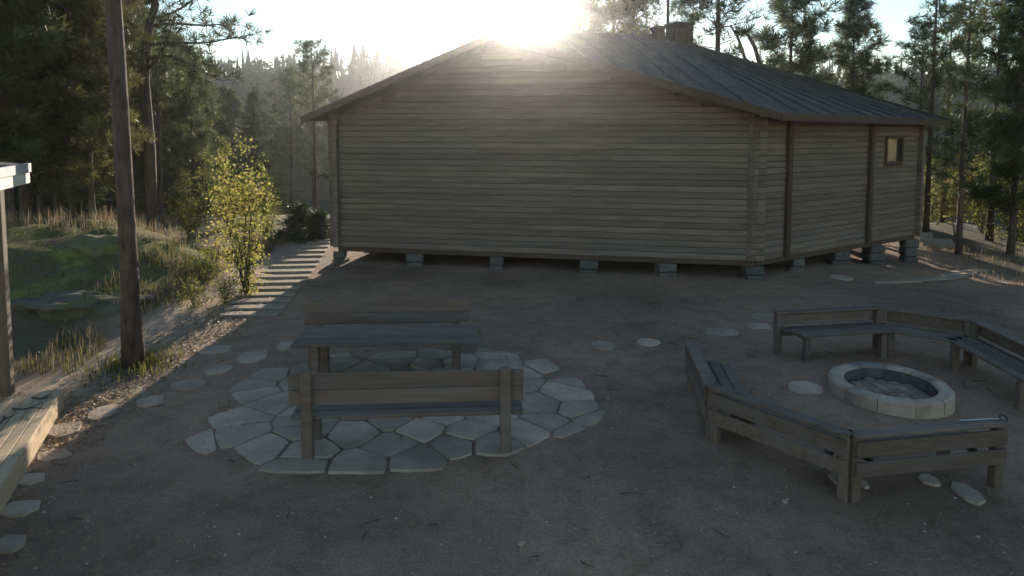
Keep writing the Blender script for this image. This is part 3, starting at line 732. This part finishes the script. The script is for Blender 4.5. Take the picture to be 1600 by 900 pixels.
def leafy_meshes(seed, H, cr, stems, clumps, per, ls, mats, low=.1, shape=1.0, trr=.05):
    r = random.Random(seed); trunk = MB(); br = MB(); cw = MB()
    tops = []; extra = []
    for s in range(stems):
        az = s * 2.4 + r.uniform(0, 1); k = 0 if s == 0 else r.uniform(.25, .8); hh = H * (1 if s == 0 else r.uniform(.55, .92)); p = Vector((0, 0, -.15)); ln = [p]
        for i in range(6):
            f = (i + 1) / 6; ln.append(Vector((cos(az) * cr * k * f + r.uniform(-.06, .06) * cr, sin(az) * cr * k * f + r.uniform(-.06, .06) * cr, hh * f)))
        stm = trunk if s == 0 else MB(); stm.tube(ln, [trr * (1 - .85 * i / 6) * (1 if s == 0 else .7) for i in range(7)], 6, False); tops.append(ln)
        if s: extra.append(stm.mesh('stem', M['twig'], True))
    for c in range(clumps):
        ln = r.choice(tops); f = low + (1 - low) * r.random() ** .85; k = min(5.999, f * 6); i = int(k); b = ln[i].lerp(ln[i + 1], k - i)
        env = cr * .55 * (sin(pi * min(1, .15 + .83 * f)) ** .7) * shape; d = Vector((r.gauss(0, 1), r.gauss(0, 1), r.gauss(.3, .7))).normalized(); e = b + d * env * r.random() ** .5
        br.tube([b, e], [.009, .004], 3, False)
        cw.cur = 0 if r.random() < .58 else (len(mats) - 1)
        for _ in range(per):
            o = b.lerp(e, r.uniform(.35, 1.1)) + Vector((r.gauss(0, 1), r.gauss(0, 1), r.gauss(0, 1))) * ls * 1.5
            v = Vector((r.gauss(0, 1), r.gauss(0, 1), r.gauss(-.4, .8))).normalized(); q = v.cross(Vector((r.gauss(0, 1), r.gauss(0, 1), r.gauss(0, 1))))
            if q.length < .05: continue
            q.normalize(); l_ = ls * r.uniform(.6, 1.3); nn_ = v.cross(q) * l_ * .12
            cw.add([o, o + v * l_ * .5 + q * l_ * .36 + nn_, o + v * l_, o + v * l_ * .5 - q * l_ * .36 + nn_], [(0, 1, 2, 3)])
    return (trunk.mesh('trunk', M['twig'], True), br.mesh('branches', M['twig']), cw.mesh('crown', [M[k] for k in mats]), *extra)
def plant(name, ms, loc, sc, rz, label, cat='tree', group=None, sink=True, szz=None):
    o = empty(name, (loc[0], loc[1], gh(loc[0], loc[1]) if sink else loc[2]), rz); o.scale = (sc, sc, szz or sc); tag(o, label, cat, group)
    for nm, me_ in zip(('trunk', 'branches', 'crown') + ('stem',) * 9, ms): link(nm, me_, o)
    return o
def ground_at(px, Y): return ((px - 800) / FPX * Y, Y)
PA = pine_meshes(1, 13, .48, 2.6, 34, 17, .16)
PB = pine_meshes(2, 12, .2, 2.6, 52, 24, .14, needle='needle3', nn=11, tl=.38, tw=.04)
PC = pine_meshes(3, 14, .55, 3.0, 34, 19, .17)
PD = pine_meshes(4, 9.5, .18, 1.5, 40, 6, .095, cone=.75, tl=.26, nn=8)      # slender see-through young pine
PE = pine_meshes(5, 9, .2, 1.7, 42, 7, .1, cone=.85, tl=.28)
PG = pine_meshes(6, 11, .14, 2.5, 58, 24, .13, cone=.5, nn=11, tl=.38, tw=.04)                       # dense
PH = pine_meshes(8, 12, .6, 2.4, 26, 16, .13, dead=12)
S1 = spruce_meshes(11, 12, 2.4, 36, .36, 10, .042)
S2 = spruce_meshes(12, 9, 2.1, 32, .34, 10, .042, needle='needle')
LT = leafy_meshes(21, 6, 2.4, 5, 340, 12, .13, ['leaf', 'ygleaf'])
LT2 = leafy_meshes(22, 5, 2.0, 5, 300, 12, .12, ['ygleaf', 'leaf'])
# the tall trunk in front on the left
tb_ = at(209, 573); r = random.Random(77)
mb = MB(); line = []; rad = []
for i in range(15):
    f = i / 14; line.append(Vector((-.4 * f + .05 * sin(5 * f) , .1 * f, 15 * f - (.3 if i == 0 else 0)))); rad.append((.126 if i else .18) * (1 - .35 * f))
rad[1] = .132
mb.tube(line, rad, 14); 
tt = empty('pine_tree', (tb_.x, tb_.y, gh(tb_.x, tb_.y))); tag(tt, 'tall pine with a bare straight trunk standing beside the gravel track', 'tree')
trunkm = mb.mesh('trunk', M['bark'], True)
link('trunk', trunkm, tt)
pm = pine_meshes(71, 6, .15, 2.6, 26, 16, .1); 
for nm, me_ in zip(('branches', 'crown'), pm[1:]): link(nm, me_, tt, (-.45, 0, 10.4))
# pine with crooked limbs behind it, crown reaching right
def crooked(px, Y, label):
    r = random.Random(31); tr = MB(); br = MB(); cw = MB(); H = 11.5
    base = ground_at(px, Y); ln = [Vector((0, 0, -.3)), Vector((.05, 0, 3)), Vector((-.1, .1, 5.2)), Vector((.12, 0, 6.6)), Vector((.35, .1, 7.6)), Vector((.1, 0, 8.8)), Vector((.3, 0, 10.5))]
    tr.tube(ln, [.19, .17, .15, .14, .12, .08, .03], 9)
    for (z, L_, az, up) in ((5.9, 2.9, .1, .12), (6.3, 3.4, -.15, .22), (6.9, 3.0, .5, .3), (7.6, 2.6, -.4, .35), (8.4, 2.6, .2, .4), (6.6, 1.8, 2.8, .2), (7.8, 1.9, 3.4, .35), (9.2, 2.0, -.2, .5), (9.8, 1.6, 1.6, .4), (5.6, 2.6, -.9, .15), (7.1, 2.8, 1.0, .2), (8.8, 1.8, 4.2, .4)):
        p = Vector((.1, 0, z)); d = Vector((cos(az), sin(az), up)).normalized(); pts_ = [p]
        for k in range(7):
            d = (d + Vector((r.uniform(-.3, .3), r.uniform(-.3, .3), r.uniform(-.25, .3)))).normalized(); p = p + d * L_ / 7; pts_.append(p)
        br.tube(pts_, [.06 * (1 - k / 7.6) for k in range(8)], 5, False)
        for t in range(26):
            k = r.uniform(2.0, 6.999); i = int(k); c = pts_[i].lerp(pts_[i + 1], k - i); sd = Vector((r.gauss(0, 1), r.gauss(0, 1), r.gauss(.2, .5))).normalized(); e = c + sd * r.uniform(.1, .7)
            br.tube([c, e], [.012, .005], 3, False); tuft(cw, e, (sd + Vector((0, 0, .4))).normalized(), r, .34, 12, .035)
    return plant('pine_tree', (tr.mesh('trunk', M['bark'], True), br.mesh('branches', M['twig']), cw.mesh('crown', M['needle'])), (*base, 0), 1, 0, label)
crooked(232, 20.5, 'pine with crooked limbs just right of the tall bare trunk')
# left woodland
G1 = 'trees of the left woodland'
lab_w = 'one of the dark trees crowded together in the left woodland'
rl = random.Random(41)
FRONT = {(-60, 15.5): 'dense dark pine half hidden behind the porch roof at the left edge', (10, 16.5): 'olive green pine standing just above the porch roof edge', (35, 18.5): 'broad olive pine rising right of the porch roof edge', (85, 19.5): 'dense dark pine between the porch roof and the tall bare trunk', (140, 18.8): 'short olive pine just left of the tall bare trunk', (110, 22): 'dark pine behind the dry grass, left of the tall bare trunk', (190, 25): 'olive pine directly behind the tall bare trunk', (300, 26.5): 'small dense pine above the yellow sapling on its left', (262, 30): 'small spruce right of the crooked pine', (335, 33): 'spruce straight behind the yellow sapling', (398, 36): 'spruce right behind the top of the yellow sapling', (455, 42): 'open pine over the water left of the dark lakeside trunk'}
for (px, Y, ms, sc) in ((-60, 15.5, PG, 1.0), (35, 18.5, PB, 1.05), (110, 22, PG, .95), (-20, 24, S1, 1.0), (70, 27, PB, 1.0), (150, 26, S1, .92), (-90, 22, PC, 1.0), (175, 33, PG, 1.0), (120, 38, PC, 1.05),
                        (20, 36, S1, 1.1), (262, 30, S2, .82), (300, 26.5, PG, .66), (250, 40, S1, .9), (335, 33, S2, .86), (362, 40, PG, .82), (398, 36, S2, .86), (300, 46, PC, .8), (430, 44, S1, .72), (400, 52, S1, .8), (352, 58, PG, .9), (225, 48, PG, 1.0), (80, 48, S1, 1.1), (-30, 42, PC, 1.1), (10, 16.5, PB, .85), (85, 19.5, PG, .9), (140, 18.8, PB, .72), (190, 25, PB, .9), (225, 31, PG, .9), (280, 35, PB, .8), (322, 42, PB, .85), (380, 46, PG, .8), (60, 33, PG, 1.1), (150, 44, PG, 1.1), (5, 29, PG, 1.1), (415, 60, PG, .95), (455, 42, PA, .86), (488, 47, PA, .9), (428, 50, PC, .85), (524, 45, PA, .82), (560, 52, PA, .85), (610, 58, PA, .85), (330, 68, S1, 1.1), (270, 60, PG, 1.05), (380, 76, S1, 1.15)):
    x, y = ground_at(px, Y); plant('woodland_tree', ms, (x, y, 0), sc * rl.uniform(.95, 1.05), rl.uniform(0, 6.28), FRONT.get((px, Y), lab_w), 'tree', G1)
for (px, Y, ms, sc) in ((60, 21, PH, .8), (128, 24, PH, .85), (162, 29, PH, .8), (92, 30, PH, .9), (250, 23.5, PH, .62)):
    x, y = ground_at(px, Y); plant('woodland_tree', ms, (x, y, 0), sc, rl.uniform(0, 6.28), lab_w, 'tree', G1)
x, y = ground_at(492, 27); plant('pine_tree', PH, (x, y, 0), .6, 1, 'thin-crowned tree with dark trunk against the lake just left of the cabin')
# understorey on the left
for (px, Y, ms, sc, lab) in ((292, 21.5, LT, .36, 'green bush at the foot of the woodland left of the yellow sapling'), (415, 21, LT2, .42, 'loose pale bush right behind the yellow sapling'), (352, 24, LT, .55, 'dark green bush behind the yellow sapling on its left')):
    x, y = ground_at(px, Y); plant('bush', ms, (x, y, 0), sc, rl.uniform(0, 6), lab, 'bush')
b = at(386, 462); plant('sapling', leafy_meshes(61, 3.45, 1.0, 6, 260, 10, .07, ['ygleaf', 'yleaf'], low=.03, shape=.95, trr=.03), b, 1, 0, 'slender sapling with yellow autumn leaves lit by the sun', 'tree')
UB = leafy_meshes(67, 1.0, .75, 6, 120, 9, .05, ['ygleaf', 'leaf'], low=.02, shape=1.2, trr=.012)
for px, py, sc, lab in ((352, 474, .6, 'low green bush at the foot of the yellow sapling, by the track'), (306, 486, .62, 'small green bush halfway between the tall trunk and the yellow sapling'), (322, 456, .7, 'leafy bush in the undergrowth left of the yellow sapling')):
    b = at(px, py); plant('bush', UB, b, sc, px, lab, 'bush')
b = at(338, 440); plant('sapling', leafy_meshes(62, 1.25, .5, 4, 42, 8, .07, ['yleaf', 'ygleaf'], low=.1, trr=.015), b, 1, 0, 'low straggling yellow sapling left of the tall yellow one', 'tree')
b = at(470, 374); plant('juniper_bush', spruce_meshes(63, 1.1, 1.05, 18, .2, 10, .03, start=.02), b, .95, 0, 'low dark bush at the top of the plank path', 'bush')
b = at(500, 372); plant('juniper_bush', spruce_meshes(64, .9, .8, 14, .2, 10, .03, start=.02), b, .9, 0, 'low dark bush touching the cabin corner behind the plank path', 'bush')
# behind the cabin
for nm, px, Y, ms, sc, rz, lab in (('pine_tree', 905, 33, PG, 1.3, 0, 'broad dense treetop behind the roof left of the chimneys'), ('pine_tree', 958, 34, PG, 1.42, 1, 'tall dense tree behind the roof beside the chimneys'), ('leafy_tree', 880, 31, LT, 1.62, 2, 'low round treetop over the ridge right of the sun'), ('leafy_tree', 985, 31, LT, 1.5, 3, 'low treetop just left of the small chimney'),
        ('pine_tree', 1117, 27, PA, 1.08, .6, 'pine with open crown rising behind the chimneys'), ('pine_tree', 1040, 32, PC, 1.02, 2, 'pine crown spreading right above the large chimney'),
        ('pine_tree', 1232, 30, PG, 1.12, .3, 'left one of two dense pines over the right roof slope'), ('pine_tree', 1328, 31, PG, 1.0, 2.2, 'right one of two dense pines over the right roof slope'), ('leafy_tree', 821, 34, leafy_meshes(81, 8.8, 1.3, 4, 90, 5, .2, ['leaf', 'leaf'], low=.7), 1.0, 0, 'tiny thin treetop peeping over the ridge below the sun')):
    x, y = ground_at(px, Y); plant(nm, ms, (x, y, 0), sc, rz, lab)
# bent limb tree
x, y = ground_at(1170, 29); o = empty('bent_tree', (x, y, gh(x, y))); tag(o, 'leafless tree with arching limbs right of the open pine behind the roof', 'tree')
g_ = gh(x, y); P_ = [atY(q[0], q[1], 29) - Vector((x, y, g_)) for q in ((1187, 100), (1180, 75), (1170, 56), (1158, 48), (1148, 52))]
mb = MB(); mb.tube([Vector((.4, 0, -.2)), Vector((.6, 0, 4))] + P_, [.16, .13, .1, .09, .075, .06, .04], 7); mb.build('trunk', M['bark'], o, True)
P_ = [atY(q[0], q[1], 29) - Vector((x, y, g_)) for q in ((1184, 110), (1164, 92), (1157, 70), (1150, 52), (1140, 40))]
mb = MB(); mb.tube(P_, [.1, .08, .07, .05, .03], 6); mb.build('limb', M['bark'], o, True)
# right side
for nm, px, Y, ms, sc, rz, lab in (('pine_tree', 1452, 25, PD, 1.12, .4, 'slender see-through pine nearest the cabin corner on the right'), ('pine_tree', 1506, 20.5, PE, .98, 1.3, 'young pine with a narrow pointed top near the right edge'), ('pine_tree', 1588, 21, PG, .82, 2.3, 'dense dark pine at the right edge'), ('pine_tree', 1630, 15, PC, .78, .2, 'pine whose branch hangs in at the upper right corner'),
        ('pine_tree', 1552, 24, PH, .95, 2.9, 'thin bare trunk between the two dark pines on the right'), ('pine_tree', 1478, 29, PH, .8, .9, 'leaning thin trunk against the water beside the slender pine'), ('pine_tree', 1434, 27, PH, .7, 1.9, 'thin trunk right at the cabin corner against the water'), ('pine_tree', 1604, 27, PH, 1.0, 1.1, 'thin trunk at the very right edge of the picture')):
    x, y = ground_at(px, Y); plant(nm, ms, (x, y, 0), sc, rz, lab)
for px, Y, ms, sc, lab in ((1462, 38, LT, .8, 'pale green bush by the water beside the cabin corner'), (1540, 27, LT2, .72, 'yellow-green bush below the thin trunks on the right'), (1590, 23, LT, .62, 'green bush at the right edge below the dark pine'), (1400, 46, LT, 1.5, 'low round treetop above the right end of the roof'), (1375, 50, LT2, 1.75, 'low treetop between the roof and the slender pine')):
    x, y = ground_at(px, Y); plant('bush', ms, (x, y, 0), sc, rl.uniform(0, 6), lab, 'bush')
x, y = ground_at(1500, 24); plant('maple_sapling', leafy_meshes(66, 3.0, 1.0, 4, 90, 8, .13, ['yleaf', 'yleaf'], low=.3, trr=.02), (x, y, 0), 1.15, 0, 'bright yellow sapling between the trunks on the right', 'tree')

# mossy rocks of the bank on the left
rk = random.Random(29)
M['rock'] = mat('mossy_rock', (.07, .066, .04), (.15, .135, .1), 4, .95, .9, 11, rand=.1, c3=(.14, .135, .04))
for px, py, hh, sx, sy, sz, lab in ((120, 476, .25, 1.2, .6, .2, 'low grey rock slab below the bank, left of the tall bare trunk'), (150, 380, 1.1, .8, .5, .22, 'sunlit mossy rock on top of the bank')):
    c = at(px, py, hh); mb = MB(); N_, R_ = 40, 16; vs = []
    for i in range(R_):
        ph = (i / (R_ - 1)) * pi / 2
        for k in range(N_):
            t = 2 * pi * k / N_; v = Vector((cos(t) * cos(ph), sin(t) * cos(ph), sin(ph))); j = 1 + .34 * noise.noise(v * 1.7 + Vector((px, 0, 0))) + .16 * noise.noise(v * 4.5 + Vector((0, px, 0))) + .07 * noise.noise(v * 11 + Vector((0, px, 3)))
            vs.append((v.x * sx * j, v.y * sy * j, v.z * sz * j - (.35 if i == 0 else .12)))
    fs = [(i * N_ + k, i * N_ + (k + 1) % N_, (i + 1) * N_ + (k + 1) % N_, (i + 1) * N_ + k) for i in range(R_ - 1) for k in range(N_)]
    mb.add(vs, fs); o = mb.build('rock', M['rock'], None, True, (c.x, c.y, gh(c.x, c.y) + .02)); tag(o, lab, 'rock', 'rocks of the left bank')

# ------------------------------------------------------------------ far shore forest
rf = random.Random(91); mb = MB()
def far_tree(mb, x, y, z, h, rr_):
    k = rf.random(); n = 5
    if k < .6:
        for l_ in range(4):
            zz = z + h * (.12 + .22 * l_); ra = rr_ * (1 - .2 * l_) * rf.uniform(.8, 1.2); t0 = rf.uniform(0, 6)
            vs = [(x + cos(t0 + 2 * pi * i / n) * ra * rf.uniform(.7, 1.2), y + sin(t0 + 2 * pi * i / n) * ra, zz + rf.uniform(-.4, .2)) for i in range(n)] + [(x + rf.uniform(-.2, .2), y, zz + h * .36)]
            mb.add(vs, [(i, (i + 1) % n, n) for i in range(n)])
    else:
        for l_ in range(9):
            c = Vector((x + rf.gauss(0, rr_ * .5), y + rf.gauss(0, rr_ * .5), z + h * rf.uniform(.5, .98))); ra = rr_ * rf.uniform(.3, .6)
            vs = [c + Vector((rf.gauss(0, 1), rf.gauss(0, 1), rf.gauss(0, .7))).normalized() * ra for _ in range(6)]
            mb.add(vs, [(0, 1, 2), (1, 2, 3), (2, 3, 4), (3, 4, 5), (4, 5, 0), (0, 2, 4)])
for _ in range(4200):
    x = rf.uniform(-170, 170); y = 98 + 62 * rf.random() ** .9
    z = gh(x, y)
    if z < -6.5: continue
    far_tree(mb, x, y, z - .5, rf.uniform(4.5, 9), rf.uniform(.8, 1.7))
tag(mb.build('far_forest', M['far']), 'dark wooded far shore beyond the lake', None, None, 'stuff')

# ------------------------------------------------------------------ grass, moss, litter
def blades(n, place, h0, h1, wd, seed, bend=.35):
    r = random.Random(seed); mb = MB()
    for _ in range(n):
        q = place(r)
        if q is None: continue
        x, y = q; z = gh(x, y) - .01; h = r.uniform(h0, h1); az = r.uniform(0, 6.28); d = Vector((cos(az), sin(az), 0)); s = Vector((-d.y, d.x, 0)) * wd; b = d * h * r.uniform(.05, bend); o = Vector((x, y, z))
        mb.add([o - s, o + s, o + b * .4 + s * .7 + Vector((0, 0, h * .6)), o + b * .4 - s * .7 + Vector((0, 0, h * .6)), o + b + Vector((0, 0, h))], [(0, 1, 2, 3), (3, 2, 4)])
    return mb
def on_mound(lo, hi, x0, x1, y0, y1):
    def f(r):
        x = r.uniform(x0, x1); y = r.uniform(y0, y1); m = mound(x, y)
        if lo < m < hi and noise.noise(Vector((x * .9, y * .9, 2))) > -.25: return x, y
    return f
tag(blades(3000, on_mound(.5, 9, -17, -8.3, 14.8, 19.5), .2, .55, .005, 1).build('dry_grass', M['dry']), 'tall dry grass along the top of the mossy mound', None, None, 'stuff')
tag(blades(9000, on_mound(.12, 9, -16, -6.2, 10, 17), .02, .09, .008, 2).build('green_grass', M['grass']), 'short green grass and moss over the mound', None, None, 'stuff')
def edge_strip(r):
    y = r.uniform(7.6, 22); x = path_x(y) - r.uniform(.75, 2.2) - .25 * noise.noise(Vector((y * .8, 0, 4)))
    if noise.noise(Vector((x * 1.1, y * 1.1, 9))) < -.12 or (y < 9.2 and x < -6.5): return None
    return x, y
tag(blades(5200, edge_strip, .06, .24, .007, 3).build('green_grass', M['grass']), 'rough green grass along the left edge of the gravel track', None, None, 'stuff')
tag(blades(1700, edge_strip, .12, .36, .004, 4).build('dry_grass', M['dry']), 'pale dry stems among the grass beside the gravel track', None, None, 'stuff')
def right_bank(r):
    y = r.uniform(9, 22); x = 12.9 + .18 * max(0, y - 17) + r.uniform(-.5, 4); return x, y
tag(blades(2600, right_bank, .06, .28, .006, 5).build('dry_grass', M['dry']), 'rough brown grass on the bank at the right edge', None, None, 'stuff')
def tree_foot(r):
    a = r.uniform(0, 6.28); d = .2 + abs(r.gauss(0, .28)); return tb_.x + cos(a) * d, tb_.y + sin(a) * d
tag(blades(500, tree_foot, .05, .2, .009, 6).build('green_grass', M['grass']), 'small green tufts round the foot of the tall bare trunk', None, None, 'stuff')
def flakes(n, place, s0, s1, seed):
    r = random.Random(seed); mb = MB()
    for _ in range(n):
        q = place(r)
        if q is None: continue
        x, y = q; z = gh(x, y) + .012; s = r.uniform(s0, s1); az = r.uniform(0, 6.28); d = Vector((cos(az), sin(az), r.uniform(-.3, .5))) * s; e = Vector((-sin(az), cos(az), r.uniform(-.3, .5))) * s * .5; o = Vector((x, y, z + s * .2))
        mb.add([o - d, o + e, o + d, o - e + Vector((0, 0, s * .2))], [(0, 1, 2, 3)])
    return mb
def lit_strip(r):
    y = r.uniform(5.2, 15); x = r.gauss(-5.55, .42)
    if x > -4.75 or r.random() < (y - 6) / 14: return None
    return x, y
tag(flakes(9000, lit_strip, .015, .04, 7).build('leaf_litter', M['litter']), 'fallen leaves and bark chips in the sunlit strip beside the deck', None, None, 'stuff')
def yard(r): return r.uniform(-5, 12), r.uniform(3.6, 16)
tag(flakes(2600, yard, .007, .022, 8).build('leaf_litter', M['litter']), 'few pale leaf scraps scattered over the shaded yard', None, None, 'stuff')
def needles(r):
    q = yard(r)
    return q if noise.noise(Vector((q[0] * .45, q[1] * .45, 6))) > -.05 else None
rn = random.Random(15); mb = MB()
for _ in range(9000):
    q = needles(rn)
    if q is None: continue
    x, y = q; az = rn.uniform(0, 6.28); d = Vector((cos(az), sin(az), rn.uniform(-.1, .1))) * rn.uniform(.02, .05); e = Vector((-sin(az), cos(az), 0)) * .0028; o = Vector((x, y, gh(x, y) + .012))
    mb.add([o - d - e, o + d - e, o + d + e, o - d + e], [(0, 1, 2, 3)])
tag(mb.build('pine_needle_litter', M['litter']), 'brown pine needles strewn over the shaded yard', None, None, 'stuff')
mb = MB()
for _ in range(1500):
    x, y = yard(rn); s_ = rn.uniform(.006, .02); z = gh(x, y) + .002
    vs = [(x + cos(k * 1.2566 + s_) * s_ * rn.uniform(.7, 1.2), y + sin(k * 1.2566) * s_ * rn.uniform(.7, 1.2), z) for k in range(5)] + [(x, y, z + s_ * .7)]
    mb.add(vs, [(k, (k + 1) % 5, 5) for k in range(5)])
tag(mb.build('gravel', M['ring']), 'small loose gravel over the shaded yard', None, None, 'stuff')
mb = MB()
for _ in range(150):
    x, y = yard(rn); az = rn.uniform(0, 6.28); L_ = rn.uniform(.08, .3); p = Vector((x, y, gh(x, y) + .012)); ln = [p]
    for k in range(3):
        az += rn.uniform(-.5, .5); p = p + Vector((cos(az), sin(az), 0)) * L_ / 3; p.z = gh(p.x, p.y) + .014 + rn.uniform(0, .01); ln.append(p)
    mb.tube(ln, [.006, .005, .004, .002], 4, False)
tag(mb.build('fallen_twigs', M['twig']), 'thin fallen twigs scattered over the yard', None, None, 'stuff')
sb = at(386, 462)
def under(r): return sb.x + r.gauss(.1, .75), sb.y + r.gauss(-.1, .7)
tag(flakes(420, under, .018, .035, 12).build('leaf_litter', M['yleaf']), 'yellow leaves fallen below the yellow sapling', None, None, 'stuff')
def joints(r):
    x = r.uniform(-4, 1.3); y = r.uniform(6.5, 10.3)
    return (x, y) if inside((x, y), outline) and noise.noise(Vector((x * 1.3, y * 1.3, 3))) > .05 else None
tag(blades(1500, joints, .03, .075, .005, 16).build('green_grass', M['grass']), 'small grass sprigs in the joints of the flagstone patio', None, None, 'stuff')
rr = random.Random(17)
for (px, py, s, lab) in ((815, 853, .035, 'small pale pebble in the middle foreground'), (462, 409, .05, 'small white pebble beside the plank path'), (1226, 786, .035, 'small pale pebble in front of the near bench corner')):
    c = at(px, py); o = empty('pebble', (c.x, c.y, gh(c.x, c.y))); tag(o, lab, 'pebble', 'loose pale pebbles')
    stone_mesh([(cos(2 * pi * k / 7) * s * rr.uniform(.8, 1.2), sin(2 * pi * k / 7) * s * .7) for k in range(7)], rr, .03, .004).build('pebble_stone', M['ring'], o, True, (0, 0, .03))

# ------------------------------------------------------------------ air: haze box added to imitate veiling lens glare
mb = MB(); mb.box((0, 99, 6), (446, 268, 36))
hz = mb.build('haze', []); tag(hz, 'thin sunlit haze added to imitate lens glare', None, None, 'stuff')
hm = bpy.data.materials.new('haze'); hm.use_nodes = True; hn = hm.node_tree.nodes; hn.remove(hn['Principled BSDF'])
pv = hn.new('ShaderNodeVolumePrincipled'); pv.inputs['Color'].default_value = (.93, .95, 1, 1); pv.inputs['Density'].default_value = .0011; pv.inputs['Anisotropy'].default_value = .935
hm.node_tree.links.new(pv.outputs[0], hn['Material Output'].inputs['Volume'])
hz.data.materials.append(hm)
